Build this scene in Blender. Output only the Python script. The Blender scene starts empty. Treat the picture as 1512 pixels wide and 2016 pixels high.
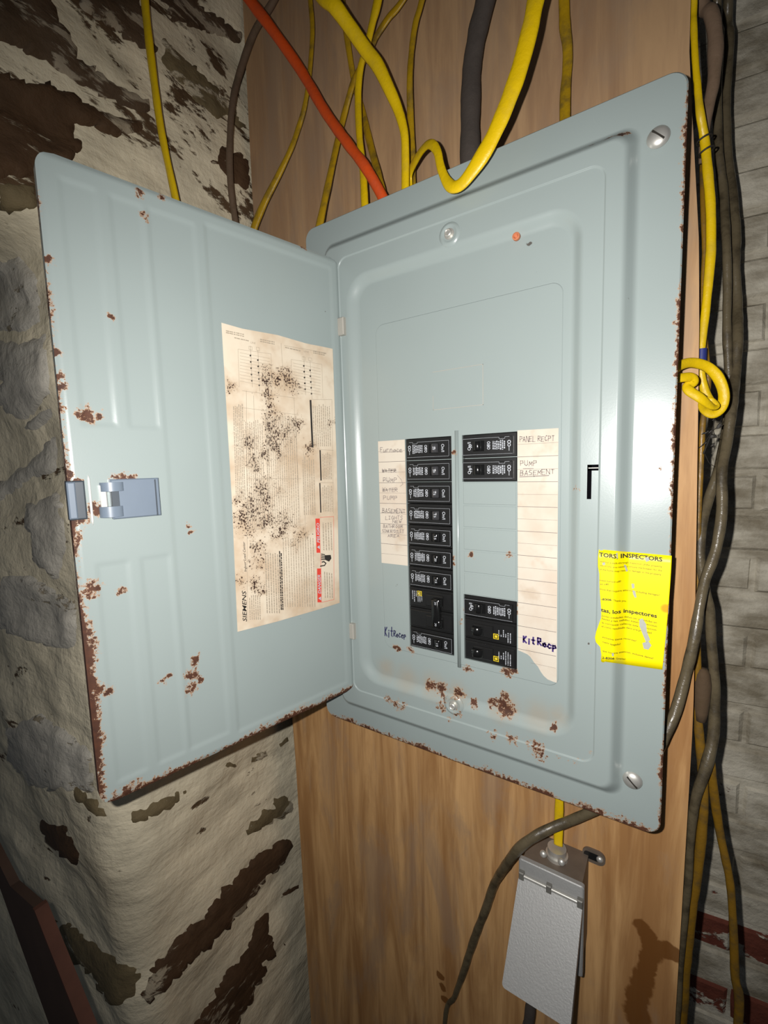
import bpy, bmesh, math, random
import numpy as np
from mathutils import Vector, Matrix, noise
from mathutils.bvhtree import BVHTree
from mathutils.geometry import delaunay_2d_cdt

random.seed(7)
scene = bpy.context.scene
COL = scene.collection

# ------------------------------------------------------------------ camera
# metres; X right along the board, Y into the wall (cover flange at Y=0), Z up
CAM = Vector((0.4151, -0.4584, 0.2219))
RX = Vector((0.8357, 0.5484, -0.0292))      # image right
RD = Vector((0.0316, -0.1010, -0.9944))     # image down
RF = Vector((-0.5483, 0.8301, -0.1018))     # forward
FPX = 864.9
cd = bpy.data.cameras.new('camera')
cam = bpy.data.objects.new('camera', cd)
COL.objects.link(cam)
M = Matrix(((RX.x, -RD.x, -RF.x, CAM.x), (RX.y, -RD.y, -RF.y, CAM.y), (RX.z, -RD.z, -RF.z, CAM.z), (0, 0, 0, 1)))
cam.matrix_world = M
cd.sensor_fit = 'HORIZONTAL'
cd.sensor_width = 36
cd.lens = FPX / 1512 * 36
cd.clip_start = 0.01
scene.camera = cam

# ------------------------------------------------------------------ world and light
w = bpy.data.worlds.new('basement_dark')
scene.world = w
w.use_nodes = True
w.node_tree.nodes['Background'].inputs[0].default_value = (0.75, 0.85, 1, 1)
w.node_tree.nodes['Background'].inputs[1].default_value = 0.045
ld = bpy.data.lights.new('phone_flash', 'SPOT')      # the phone's flash beside its lens
ld.energy = 16.0
ld.color = (1.0, 0.97, 0.94)
ld.shadow_soft_size = 0.003
ld.spot_size = math.radians(140)
ld.spot_blend = 0.8
flash = bpy.data.objects.new('phone_flash', ld)
COL.objects.link(flash)
FL = CAM - RX * 0.026 - RD * 0.012
aim = (RF + RX * 0.13 + RD * 0.03).normalized()
flash.matrix_world = Matrix.Translation(FL) @ aim.to_track_quat('-Z', 'Y').to_matrix().to_4x4()

vs = scene.view_settings
vs.view_transform = 'Standard'
vs.look = 'None'
vs.gamma = 1
vs.use_curve_mapping = False
vs.exposure = 0.0

# ------------------------------------------------------------------ pixel -> point
def ray(x, y):
    return (RX * ((x - 756) / FPX) + RD * ((y - 1008) / FPX) + RF)
def onY(x, y, Y):
    d = ray(x, y); return CAM + d * ((Y - CAM.y) / d.y)
def onX(x, y, X):
    d = ray(x, y); return CAM + d * ((X - CAM.x) / d.x)
def depth(P):
    return (Vector(P) - CAM).dot(RF)
DY = 0.09                     # plywood face
UH, LR, TH, WD = 0.0640, 0.012, 1.3385, 0.2936
VDT, VDB = 0.4757, -0.0745    # door top and bottom
DE = Vector((-math.cos(TH), -math.sin(TH), 0))          # hinge -> free edge
DN = Vector((math.sin(TH), -math.cos(TH), 0))           # inner face normal
D0 = Vector((UH, -LR, 0))
def onD(x, y, h=0.0):
    d = ray(x, y); t = (D0 + DN * h - CAM).dot(DN) / d.dot(DN); return CAM + d * t
def door_pt(a, z, h=0.0):
    return D0 + DE * a + DN * h + Vector((0, 0, z))
def door_uv(x, y):
    P = onD(x, y); return (P - D0).dot(DE), P.z
def zoomer(ox, oy, s):
    return lambda x, y: (ox + x * s, oy + y * s)

# ------------------------------------------------------------------ nodes
class NT:
    def __init__(self, name):
        self.m = bpy.data.materials.new(name); self.m.use_nodes = True
        self.t = self.m.node_tree; self.n = self.t.nodes; self.l = self.t.links
        self.b = self.n['Principled BSDF']
    def new(self, t, **k):
        n = self.n.new(t)
        for a, v in k.items(): setattr(n, a, v)
        return n
    def put(self, sock, v):
        if isinstance(v, bpy.types.NodeSocket): self.l.new(v, sock)
        elif v is not None:
            if hasattr(sock.default_value, '__len__') and len(sock.default_value) == 4 and len(v) == 3: v = (*v, 1)
            sock.default_value = v
    def math(self, op, a, b=None, c=None, clamp=False):
        n = self.new('ShaderNodeMath', operation=op, use_clamp=clamp)
        for i, v in enumerate((a, b, c)):
            if v is not None: self.put(n.inputs[i], v)
        return n.outputs[0]
    def vmath(self, op, a, b=None):
        n = self.new('ShaderNodeVectorMath', operation=op)
        self.put(n.inputs[0], a)
        if b is not None: self.put(n.inputs[1], b)
        return n.outputs['Value'] if op in ('DISTANCE', 'LENGTH', 'DOT_PRODUCT') else n.outputs[0]
    def pos(self): return self.new('ShaderNodeNewGeometry').outputs['Position']
    def noise(self, vec, scale, detail=4, rough=.55, dist=0, col=False):
        n = self.new('ShaderNodeTexNoise')
        self.put(n.inputs['Vector'], vec); n.inputs['Scale'].default_value = scale
        n.inputs['Detail'].default_value = detail; n.inputs['Roughness'].default_value = rough
        n.inputs['Distortion'].default_value = dist
        return n.outputs['Color' if col else 'Fac']
    def scaled(self, vec, s, rot=(0, 0, 0)):
        n = self.new('ShaderNodeMapping'); self.put(n.inputs[0], vec)
        n.inputs['Scale'].default_value = s; n.inputs['Rotation'].default_value = rot
        return n.outputs[0]
    def step(self, v, a, b):
        n = self.new('ShaderNodeMapRange', interpolation_type='SMOOTHSTEP')
        self.put(n.inputs[0], v); n.inputs[1].default_value = a; n.inputs[2].default_value = b
        return n.outputs[0]
    def mix(self, f, a, b):
        n = self.new('ShaderNodeMix', data_type='RGBA')
        self.put(n.inputs[0], f); self.put(n.inputs[6], a); self.put(n.inputs[7], b)
        return n.outputs[2]
    def spots(self, vec, spots):
        acc = None
        for (P, r) in spots:
            d = self.vmath('DISTANCE', vec, tuple(P))
            v = self.math('MULTIPLY_ADD', d, -1.0 / r, 1.0)
            acc = v if acc is None else self.math('MAXIMUM', acc, v)
        return acc
    def bump(self, h, strength, dist):
        n = self.new('ShaderNodeBump'); n.inputs['Strength'].default_value = strength
        n.inputs['Distance'].default_value = dist; self.put(n.inputs['Height'], h)
        self.put(self.b.inputs['Normal'], n.outputs[0])
    def base(self, c=None, rough=None, metal=None, spec=None, coat=None):
        self.put(self.b.inputs['Base Color'], c); self.put(self.b.inputs['Roughness'], rough)
        self.put(self.b.inputs['Metallic'], metal); self.put(self.b.inputs['Specular IOR Level'], spec)
        self.put(self.b.inputs['Coat Weight'], coat)
        return self.m
def srgb(r, g, b):
    f = lambda c: (c / 255 / 12.92) if c <= 10 else ((c / 255 + .055) / 1.055) ** 2.4
    return (f(r), f(g), f(b))

PAINT = srgb(149, 160, 158)
def painted_steel(name, spots, edge=None, stain=None):
    t = NT(name); p = t.pos()
    wob = t.vmath('ADD', p, t.vmath('SCALE', t.vmath('SUBTRACT', t.noise(p, 90, 3, col=True), (.5, .5, .5))))
    wob.node.inputs[1].links[0].from_node.inputs['Scale'].default_value = 0.012
    fine = t.noise(p, 260, 6, .75)
    acc = t.spots(wob, spots)
    if edge: 
        acc2 = edge(t, p)
        patch = t.noise(p, 22, 3, .6)
        acc2 = t.math('ADD', acc2, t.math('MULTIPLY_ADD', patch, 2.6, -1.55))
        acc = t.math('MAXIMUM', acc, acc2)
    val = t.math('ADD', acc, t.math('MULTIPLY_ADD', fine, 3.0, -1.62))
    halo = t.step(val, 0.06, 0.34); core = t.step(val, 0.30, 0.42)
    specks = t.step(t.noise(p, 75, 2, .5), 0.775, 0.80)
    mott = t.noise(p, 6, 3)
    c = t.mix(mott, tuple(x * .94 for x in PAINT), tuple(x * 1.06 for x in PAINT))
    if stain: c = t.mix(t.math('MULTIPLY', t.step(t.spots(wob, stain), .0, 1.0), .38), c, srgb(168, 146, 118))
    c = t.mix(t.math('MULTIPLY', specks, .8), c, srgb(70, 55, 45))
    c = t.mix(t.math('MULTIPLY', halo, .7), c, t.mix(t.noise(p, 40, 2), srgb(150, 110, 78), srgb(200, 132, 50)))
    rust = t.mix(t.noise(p, 160, 3), srgb(38, 21, 16), srgb(98, 56, 32))
    c = t.mix(core, c, rust)
    rough = t.math('ADD', 0.27, t.math('MULTIPLY', halo, .45))
    t.bump(t.math('ADD', t.math('MULTIPLY', t.noise(p, 700, 2), .10), core), 0.35, 0.0006)
    return t.base(c, rough, 0, .5)

def plain(name, col, rough=.5, metal=0, var=.12, scale=60, spec=.5, bump=0):
    t = NT(name); p = t.pos()
    n = t.noise(p, scale, 4)
    c = t.mix(n, tuple(x * (1 - var) for x in col), tuple(min(1, x * (1 + var)) for x in col))
    if bump: t.bump(n, bump, .0008)
    return t.base(c, rough, metal, spec)

def cable_mat(name, col, dirt=.45, rough=.38, dirtcol=srgb(70, 58, 34)):
    t = NT(name); p = t.pos()
    n = t.step(t.noise(p, 45, 5, .65), .42, .75)
    c = t.mix(t.math('MULTIPLY', n, dirt), col, dirtcol)
    t.bump(t.noise(p, 150, 4, .6), .5, .0012)
    return t.base(c, t.math('MULTIPLY_ADD', n, .3, rough), 0, .5)

def stone_mat(name, dark, light, thr, seed=0, zbias=None):
    t = NT(name); p = t.pos()
    q = t.scaled(p, (5, 5, 17)); q.node.inputs['Location'].default_value = (seed, seed * 2, 0)
    big = t.noise(q, 1.0, 7, .66, .6)
    spk = t.noise(t.scaled(p, (30, 30, 70)), 1.0, 4, .6)
    v = t.math('ADD', big, t.math('MULTIPLY_ADD', spk, .35, -.17))
    if zbias:
        sz = t.new('ShaderNodeSeparateXYZ'); t.put(sz.inputs[0], p)
        v = t.math('ADD', v, t.math('MULTIPLY', t.step(sz.outputs[2], zbias[0], zbias[1]), zbias[2]))
    m = t.step(v, thr, thr + .05)
    d = t.mix(t.noise(p, 35, 4), tuple(x * .6 for x in dark), tuple(x * 1.35 for x in dark))
    tint = t.noise(p, 9, 4)
    l = t.mix(t.step(tint, .35, .65), tuple(x * .80 for x in light), light)
    l = t.mix(t.step(t.noise(p, 5, 5, .7), .50, .74), l, tuple(x * .62 for x in light))
    c = t.mix(m, l, d)
    h = t.math('ADD', t.noise(p, 45, 6, .6), t.math('MULTIPLY', t.noise(q, 3, 5), 1.0))
    t.bump(t.math('SUBTRACT', h, t.math('MULTIPLY', m, .35)), .55, .007)
    return t.base(c, .8, 0, .3)

MAT = {}
def mats():
    g = MAT
    g['box'] = plain('grey_enclosure', PAINT, .45)
    g['black'] = plain('black_plastic', srgb(26, 26, 26), .36, 0, .25, 120, .5)
    g['black_glossy'] = plain('black_glossy_plastic', srgb(20, 20, 20), .18, 0, .2, 120, .6)
    g['toggle_grey'] = plain('flash_sheen_toggle', srgb(58, 58, 60), .25, 0, .2, 120, .5)  # flash reflection on the upper left toggles, put into a lighter grey
    g['white_ink'] = plain('white_ink', srgb(184, 188, 194), .6, 0, .05)
    g['yellow_ink'] = plain('yellow_ink', srgb(220, 195, 40), .5, 0, .05)
    g['black_ink'] = plain('black_ink', srgb(38, 34, 30), .7, 0, .1)
    g['grey_ink'] = plain('grey_ink', srgb(158, 146, 128), .8, 0, .2, 300)
    g['red_ink'] = plain('red_ink', srgb(214, 66, 52), .6, 0, .06)
    g['pencil'] = plain('pencil', srgb(146, 136, 130), .8, 0, .3, 400)
    g['purple_ink'] = plain('purple_marker', srgb(58, 36, 110), .6, 0, .2, 300)
    g['navy_ink'] = plain('navy_marker', srgb(42, 42, 84), .6, 0, .3, 300)
    g['print_olive'] = plain('olive_ink', srgb(78, 70, 6), .6, 0, .1)
    g['pap_line'] = plain('ruled_line', srgb(120, 112, 108), .8, 0, .1)
    g['zinc'] = plain('zinc_plated_steel', srgb(205, 203, 196), .42, .65, .15, 90)
    g['galv'] = plain('galvanised_steel', srgb(116, 104, 92), .6, .35, .25, 60, .5, .3)
    g['alu'] = plain('cast_aluminium', srgb(158, 158, 156), .5, .25, .10, 500, .5, .35)
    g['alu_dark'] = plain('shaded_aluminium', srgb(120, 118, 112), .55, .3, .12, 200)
    g['latch'] = plain('slate_blue_plastic', srgb(112, 124, 138), .35, 0, .08, 40)
    g['latch_dark'] = plain('dark_slate_plastic', srgb(64, 72, 80), .4, 0, .08, 40)
    g['clear'] = plain('milky_plastic', srgb(205, 206, 202), .2, 0, .06, 90)
    g['hinge'] = plain('worn_hinge_steel', srgb(176, 172, 162), .5, .2, .1)
    g['yellow'] = cable_mat('yellow_sheath', srgb(222, 186, 10), .22)
    g['yellow_dirty'] = cable_mat('dirty_yellow_sheath', srgb(176, 140, 20), .75)
    g['yellow_brown'] = cable_mat('brown_yellow_sheath', srgb(132, 98, 26), .8)
    g['orange'] = cable_mat('orange_sheath', srgb(222, 84, 30), .3, .38, srgb(120, 60, 40))
    g['brown'] = cable_mat('brown_cloth_cable', srgb(104, 84, 66), .5, .8)
    g['dust'] = cable_mat('dusty_brown_cable', srgb(120, 98, 78), .4, .85)
    g['char'] = cable_mat('charcoal_cable', srgb(74, 66, 60), .4, .75, srgb(50, 44, 40))
    g['grey'] = cable_mat('grimy_grey_cable', srgb(98, 88, 68), .85, .26, srgb(46, 38, 24))
    g['void'] = plain('slot_shadow_black', srgb(12, 11, 14), 1, 0, .05, 60, 0)
    g['tapebrown'] = cable_mat('dusty_brown_tape', srgb(86, 68, 48), .5, .85)
    g['tape'] = plain('blue_tape', srgb(42, 52, 120), .5)
    g['wire'] = plain('dark_tie', srgb(40, 36, 30), .6)
    g['bare'] = plain('pale_wire', srgb(176, 172, 160), .5)
    g['filler'] = MAT['box']
    # plywood
    t = NT('plywood'); p = t.pos()
    q = t.scaled(p, (26, 26, 2.2)); grain = t.noise(q, 1.0, 6, .6, .9)
    fine = t.noise(t.scaled(p, (150, 150, 9)), 1.0, 4, .6)
    c = t.mix(t.step(grain, .34, .68), srgb(172, 126, 78), srgb(222, 176, 120))
    c = t.mix(t.math('MULTIPLY', t.step(fine, .45, .75), .35), c, srgb(140, 96, 58))
    blotch = t.step(t.noise(t.scaled(p, (16, 16, 5)), 1.0, 5, .65, .5), .46, .66)
    c = t.mix(t.math('MULTIPLY', blotch, .6), c, srgb(166, 138, 112))
    sep = t.new('ShaderNodeSeparateXYZ'); t.put(sep.inputs[0], p)
    up = t.step(sep.outputs[2], .05, .6)        # the sheet is greyer towards the ceiling
    c = t.mix(t.math('MULTIPLY', up, .55), c, srgb(154, 132, 110))
    drip = [(onY(x, y, DY), r * 1.35) for x, y, r in ((1262, 1822, .008), (1272, 1840, .009), (1278, 1856, .01), (1284, 1870, .011), (1300, 1868, .01), (1316, 1872, .01), (1330, 1880, .009), (1280, 1882, .01), (1277, 1896, .01), (1272, 1908, .010), (1268, 1925, .011), (1264, 1935, .011), (1260, 1945, .012), (1256, 1957, .012), (1252, 1970, .012), (1253, 1983, .012), (1255, 1995, .014), (1262, 2020, .014), (866, 1922, .006), (872, 1945, .006), (876, 1968, .006))]
    wob = t.vmath('ADD', p, t.vmath('SCALE', t.vmath('SUBTRACT', t.noise(p, 70, 3, col=True), (.5, .5, .5))))
    wob.node.inputs[1].links[0].from_node.inputs['Scale'].default_value = 0.012
    c = t.mix(t.math('MULTIPLY', t.step(t.spots(wob, drip), .1, .35), .85), c, srgb(112, 66, 18))
    c = t.mix(t.step(t.noise(p, 26, 1), .83, .86), c, srgb(64, 44, 30))
    t.bump(t.math('ADD', fine, grain), .25, .0012)
    g['ply'] = t.base(c, .62, 0, .35)
    g['ply_edge'] = plain('plywood_edge', srgb(120, 90, 62), .8, 0, .3, 120)
    g['stone_wall'] = stone_mat('whitewashed_rubble', srgb(92, 72, 50), srgb(240, 228, 198), .635, 0, (.44, .62, .085))
    g['stone_dark'] = stone_mat('exposed_brown_stone', srgb(84, 62, 42), srgb(180, 166, 142), .385, 3)
    g['stone_olive'] = stone_mat('exposed_olive_stone', srgb(116, 102, 74), srgb(200, 188, 162), .40, 5)
    g['stone_streak'] = stone_mat('streaked_brown_stone', srgb(88, 70, 52), srgb(170, 156, 134), .41, 9)
    g['stone_pale'] = stone_mat('limewashed_stone', srgb(150, 138, 116), srgb(206, 200, 186), .60, 7)
    # brick
    for nm, thr in (('brick_white', .82), ('brick_worn', .63), ('brick_bare', .40)):
        t = NT(nm); p = t.pos()
        n = t.noise(t.scaled(p, (16, 16, 22)), 1.0, 6, .62, .3)
        m = t.step(n, thr, thr + .04)
        lime = t.mix(t.step(t.noise(t.scaled(p, (9, 9, 22)), 1.0, 6, .65), .3, .7), srgb(140, 130, 110), srgb(224, 217, 198))
        red = t.mix(t.noise(p, 60, 4), srgb(92, 46, 36), srgb(140, 78, 60))
        c = t.mix(m, lime, red)
        t.bump(t.math('ADD', t.noise(p, 60, 6, .65), t.math('MULTIPLY', m, -.4)), .7, .006)
        g[nm] = t.base(c, .85, 0, .3)
    g['mortar'] = plain('limewashed_mortar', srgb(150, 140, 122), .9, 0, .35, 40, .3, .8)
    g['board'] = plain('old_red_brown_board', srgb(74, 56, 46), .8, 0, .35, 18, .3, .5)
    g['board_red'] = plain('red_painted_board_edge', srgb(86, 54, 42), .8, 0, .35, 40, .3, .5)
    g['floor'] = plain('dirt_floor', srgb(92, 82, 70), .95, 0, .3, 12, .2, .6)
    g['ceil'] = plain('dark_joist_timber', srgb(86, 66, 48), .9, 0, .3, 9, .2, .6)
    # aged paper
    def paper(name, col, stain, spots=None):
        t = NT(name); p = t.pos()
        c = t.mix(t.step(t.noise(p, 14, 4, .6), .40, .72), col, stain)
        c = t.mix(t.math('MULTIPLY', t.step(t.noise(p, 40, 3), .55, .75), .4), c, srgb(176, 150, 122))
        if spots:
            wp = t.vmath('ADD', p, t.vmath('SCALE', t.vmath('SUBTRACT', t.noise(p, 55, 4, .7, col=True), (.5, .5, .5))))
            wp.node.inputs[1].links[0].from_node.inputs['Scale'].default_value = 0.05
            fine = t.noise(p, 520, 3, .6)
            v = t.math('ADD', t.math('MULTIPLY', t.spots(wp, spots), .8), t.math('MULTIPLY_ADD', fine, 3.4, -1.95))
            c = t.mix(t.math('MULTIPLY', t.step(t.spots(wp, spots), -.2, .9), .5), c, srgb(158, 128, 96))
            c = t.mix(t.step(v, .30, .42), c, srgb(58, 40, 32))
        return t.base(c, .7, 0, .3)
    Zl = zoomer(420, 620, .3175)
    ms = [(345, 385, 60), (320, 490, 40), (350, 540, 45), (355, 620, 45), (370, 690, 55), (430, 730, 60), (520, 670, 55), (375, 790, 60), (400, 830, 50), (310, 860, 45), (235, 920, 55), (205, 770, 60), (300, 1080, 70), (330, 1150, 70), (200, 1270, 80), (260, 1200, 60), (330, 1290, 60), (440, 1290, 65), (150, 1160, 40), (400, 1350, 50), (290, 1430, 45), (290, 1530, 50), (250, 1690, 45), (310, 1700, 40), (540, 1370, 45), (480, 430, 55), (440, 380, 50), (600, 830, 40), (160, 1650, 35), (520, 1400, 35), (100, 440, 35), (740, 650, 35)]
    g['label_paper'] = paper('stained_label_paper', srgb(216, 203, 182), srgb(190, 166, 138), [(onD(*Zl(x, y)), r * .00028) for x, y, r in ms])
    g['strip_paper'] = paper('cream_directory_paper', srgb(208, 199, 184), srgb(198, 182, 164))
    t = NT('yellow_sticker'); p = t.pos()
    c = t.mix(t.step(t.noise(p, 60, 3), .70, .78), srgb(246, 228, 6), srgb(224, 200, 20))
    c = t.mix(t.step(t.spots(p, [(onY(1311, 1198, 0), .006)]), .0, .6), c, srgb(240, 160, 20))
    g['sticker'] = t.base(c, .4, 0, .4)
    g['torn'] = plain('torn_paper_backing', srgb(170, 172, 164), .8, 0, .12, 300)

# rust on the cover and the door
def cover_spots():
    L = [(770, 1372, .009), (785, 1384, .011), (800, 1388, .009), (846, 1350, .010), (868, 1356, .011), (902, 1366, .010), (935, 1384, .007),
         (880, 1376, .008), (872, 1388, .009), (903, 1398, .009), (888, 1412, .007), (985, 1386, .011), (998, 1398, .013), (992, 1372, .008), (968, 1384, .007),
         (975, 1444, .009), (1008, 1448, .010), (1058, 1466, .013), (1066, 1480, .011), (1048, 1462, .008), (1030, 1450, .006),
         (1100, 1484, .005), (1120, 1490, .006), (1135, 1494, .006), (1150, 1490, .006), (1162, 1478, .006), (1093, 1432, .005),
         (1150, 930, .004), (1140, 960, .005), (1172, 990, .003), (1302, 920, .006), (1316, 936, .006), (1280, 948, .005), (1285, 975, .004), (1296, 962, .005),
         (808, 1280, .007), (780, 1276, .007), (895, 890, .005), (893, 1098, .005), (893, 1110, .004), (1000, 1325, .008), (1010, 1318, .006), (920, 1318, .007), (912, 1200, .004), (910, 1225, .004), (1022, 1190, .005), (1024, 1205, .006),
         (928, 1092, .005), (1002, 1094, .005), (1016, 465, .003), (1200, 268, .005), (1225, 262, .006), (1160, 282, .004), (790, 522, .002), (1172, 1210, .003), (1168, 1278, .005), (1160, 1270, .004), (1290, 1080, .003)]
    return [(onY(x, y, -.006), r * 1.0) for x, y, r in L]
def door_spots():
    L = [(172, 815, .010), (195, 816, .006), (182, 1158, .009), (240, 1162, .005), (385, 1300, .007), (378, 1330, .010), (376, 1355, .008), (395, 1338, .006),
         (322, 1340, .006), (335, 1330, .006), (212, 1360, .007), (194, 1358, .006), (240, 942, .010), (262, 944, .006), (186, 1002, .009), (194, 1000, .006),
         (112, 690, .006), (112, 738, .007), (114, 764, .007), (92, 509, .006), (98, 612, .003), (318, 383, .005), (275, 381, .005), (286, 425, .005), (148, 950, .006), (160, 1022, .006), (222, 625, .004), (598, 484, .005), (370, 1035, .004), (378, 1048, .004)]
    return [(onD(x, y), r) for x, y, r in L]
def cover_edge(t, p):
    s = t.new('ShaderNodeSeparateXYZ'); t.put(s.inputs[0], p)
    b = t.math('MULTIPLY_ADD', s.outputs[2], -1 / .011, 1 - .1364 / .011)
    r = t.math('MULTIPLY_ADD', s.outputs[0], 1 / .006, 0.75 - .4153 / .006)
    return t.math('MAXIMUM', b, r)
def door_edge(t, p):
    a = t.vmath('DOT_PRODUCT', t.vmath('SUBTRACT', p, tuple(D0)), tuple(DE))
    s = t.new('ShaderNodeSeparateXYZ'); t.put(s.inputs[0], p)
    b = t.math('MULTIPLY_ADD', s.outputs[2], -1 / .013, 1 + VDB / .013)
    low = t.math('MULTIPLY', t.step(s.outputs[2], .30, .05), 1.0)
    l = t.math('ADD', t.math('MULTIPLY_ADD', a, 1 / .010, 0.35 - WD / .010), t.math('MULTIPLY', low, .75))
    return t.math('MAXIMUM', b, l)
mats()
MAT['cover'] = painted_steel('grey_painted_cover', cover_spots(), cover_edge, [(onY(x, y, -.006), r) for x, y, r in ((760, 1318, .022), (800, 1336, .026), (850, 1350, .026), (900, 1366, .022), (1000, 1392, .022), (1060, 1410, .026), (1096, 1412, .018), (985, 1400, .02))])
MAT['door'] = painted_steel('grey_painted_door', door_spots(), door_edge)

# ------------------------------------------------------------------ mesh helpers
ORG = {}
def add_obj(name, verts, faces, mat, parent=None, origin=None, smooth=False, angle=None):
    V = [Vector(v) for v in verts]
    if origin is None:
        lo = [min(v[i] for v in V) for i in range(3)]; hi = [max(v[i] for v in V) for i in range(3)]
        origin = Vector(((lo[0] + hi[0]) / 2, (lo[1] + hi[1]) / 2, lo[2]))
    origin = Vector(origin)
    me = bpy.data.meshes.new(name)
    me.from_pydata([tuple(v - origin) for v in V], [], faces)
    bm = bmesh.new(); bm.from_mesh(me); bmesh.ops.recalc_face_normals(bm, faces=bm.faces); bm.to_mesh(me); bm.free()
    me.materials.append(MAT[mat] if isinstance(mat, str) else mat)
    if smooth or angle:
        me.polygons.foreach_set('use_smooth', [True] * len(me.polygons))
        if angle: me.set_sharp_from_angle(angle=math.radians(angle))
    o = bpy.data.objects.new(name, me)
    COL.objects.link(o)
    ORG[o] = origin
    if parent: o.parent = parent; o.location = origin - ORG[parent]
    else: o.location = origin
    return o
def thing(name, loc, label, cat, group=None):
    o = bpy.data.objects.new(name, None); o.empty_display_size = .02
    COL.objects.link(o); o.location = loc; ORG[o] = Vector(loc)
    return tag(o, label, cat, group)
def tag(o, label=None, cat=None, group=None, kind=None):
    if label: o['label'] = label
    if cat: o['category'] = cat
    if group: o['group'] = group
    if kind: o['kind'] = kind
    return o
class MB:
    def __init__(s): s.v = []; s.f = []
    def add(s, V, F):
        k = len(s.v); s.v += [Vector(v) for v in V]; s.f += [tuple(i + k for i in f) for f in F]
    def hexa(s, P):      # 8 points: 0-3 back loop, 4-7 front loop
        s.add(P, [(0, 1, 2, 3), (7, 6, 5, 4), (0, 4, 5, 1), (1, 5, 6, 2), (2, 6, 7, 3), (3, 7, 4, 0)])
    def box(s, x0, x1, y0, y1, z0, z1, ch=0):
        c = ch
        loops = [[(x0, y1, z0), (x1, y1, z0), (x1, y1, z1), (x0, y1, z1)],
                 [(x0, y0 + c, z0), (x1, y0 + c, z0), (x1, y0 + c, z1), (x0, y0 + c, z1)]]
        if c: loops.append([(x0 + c, y0, z0 + c), (x1 - c, y0, z0 + c), (x1 - c, y0, z1 - c), (x0 + c, y0, z1 - c)])
        s.loft(loops)
    def loft(s, loops, cap=True, closed=True):
        n = len(loops[0]); V = [v for l in loops for v in l]; F = []
        for k in range(len(loops) - 1):
            for i in range(n if closed else n - 1):
                j = (i + 1) % n
                F.append((k * n + i, k * n + j, (k + 1) * n + j, (k + 1) * n + i))
        if cap: F.append(tuple(range(n))[::-1]); F.append(tuple(range((len(loops) - 1) * n, len(loops) * n)))
        s.add(V, F)
    def xf(s, fn): s.v = [fn(v) for v in s.v]; return s
    def obj(s, name, mat, parent=None, **k): return add_obj(name, s.v, s.f, mat, parent, **k)
def circ(c, ax, r, n=24, ph=0):
    ax = Vector(ax).normalized(); a = ax.orthogonal().normalized(); b = ax.cross(a)
    return [Vector(c) + (a * math.cos(ph + 2 * math.pi * i / n) + b * math.sin(ph + 2 * math.pi * i / n)) * r for i in range(n)]
def rrect(u0, u1, v0, v1, r, Y, n=10):
    out = []
    for (cx, cz, a0) in ((u1 - r, v1 - r, 0), (u0 + r, v1 - r, 90), (u0 + r, v0 + r, 180), (u1 - r, v0 + r, 270)):
        for i in range(n + 1):
            a = math.radians(a0 + 90 * i / n); out.append(Vector((cx + r * math.cos(a), Y, cz + r * math.sin(a))))
    return out
def catmull(P, m):
    P = [np.array(p, float) for p in P]; Q = [2 * P[0] - P[1]] + P + [2 * P[-1] - P[-2]]; out = []
    for i in range(1, len(Q) - 2):
        for k in range(m):
            t = k / m; a, b, c, d = Q[i - 1:i + 3]
            out.append(.5 * (2 * b + (c - a) * t + (2 * a - 5 * b + 4 * c - d) * t * t + (3 * b - a - 3 * c + d) * t ** 3))
    out.append(P[-1]); return out
def sweep(pts, m=7, flat=1.0, n=10, face=(0, -1, 0), wob=0.0):
    """pts: (x,y,z,halfwidth[,twist]) -> tube with an elliptical section"""
    C = catmull([tuple(p) if len(p) == 5 else (*p, 0) for p in pts], m)
    P = [Vector(c[:3]) for c in C]; loops = []
    prev = None
    for i, p in enumerate(P):
        tg = (P[min(i + 1, len(P) - 1)] - P[max(i - 1, 0)]).normalized()
        f = Vector(face) if prev is None else prev
        f = (f - tg * f.dot(tg))
        f = f.normalized() if f.length > 1e-4 else tg.orthogonal().normalized()
        if prev is None: pass
        g0 = Vector(face); g0 = g0 - tg * g0.dot(tg)
        if g0.length > .25: f = (f * .6 + g0.normalized() * .4).normalized()
        prev = f
        s = tg.cross(f)
        tw = C[i][4]
        f2 = f * math.cos(tw) + s * math.sin(tw); s2 = s * math.cos(tw) - f * math.sin(tw)
        hw = C[i][3] * (1 + (wob * noise.noise(p * 60) if wob else 0))
        loops.append([p + s2 * (hw * math.cos(2 * math.pi * k / n)) + f2 * (hw * flat * math.sin(2 * math.pi * k / n)) for k in range(n)])
    b = MB(); b.loft(loops); return b

# ------------------------------------------------------------------ the setting
FZ, CZ = -1.35, 1.2
b = MB(); b.box(-1.2, 1.6, -1.2, .9, FZ - .05, FZ); tag(b.obj('floor', 'floor'), kind='structure')
b = MB(); b.box(-1.2, 1.6, -1.2, .9, CZ, CZ + .05); tag(b.obj('ceiling', 'ceil'), kind='structure')

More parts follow.
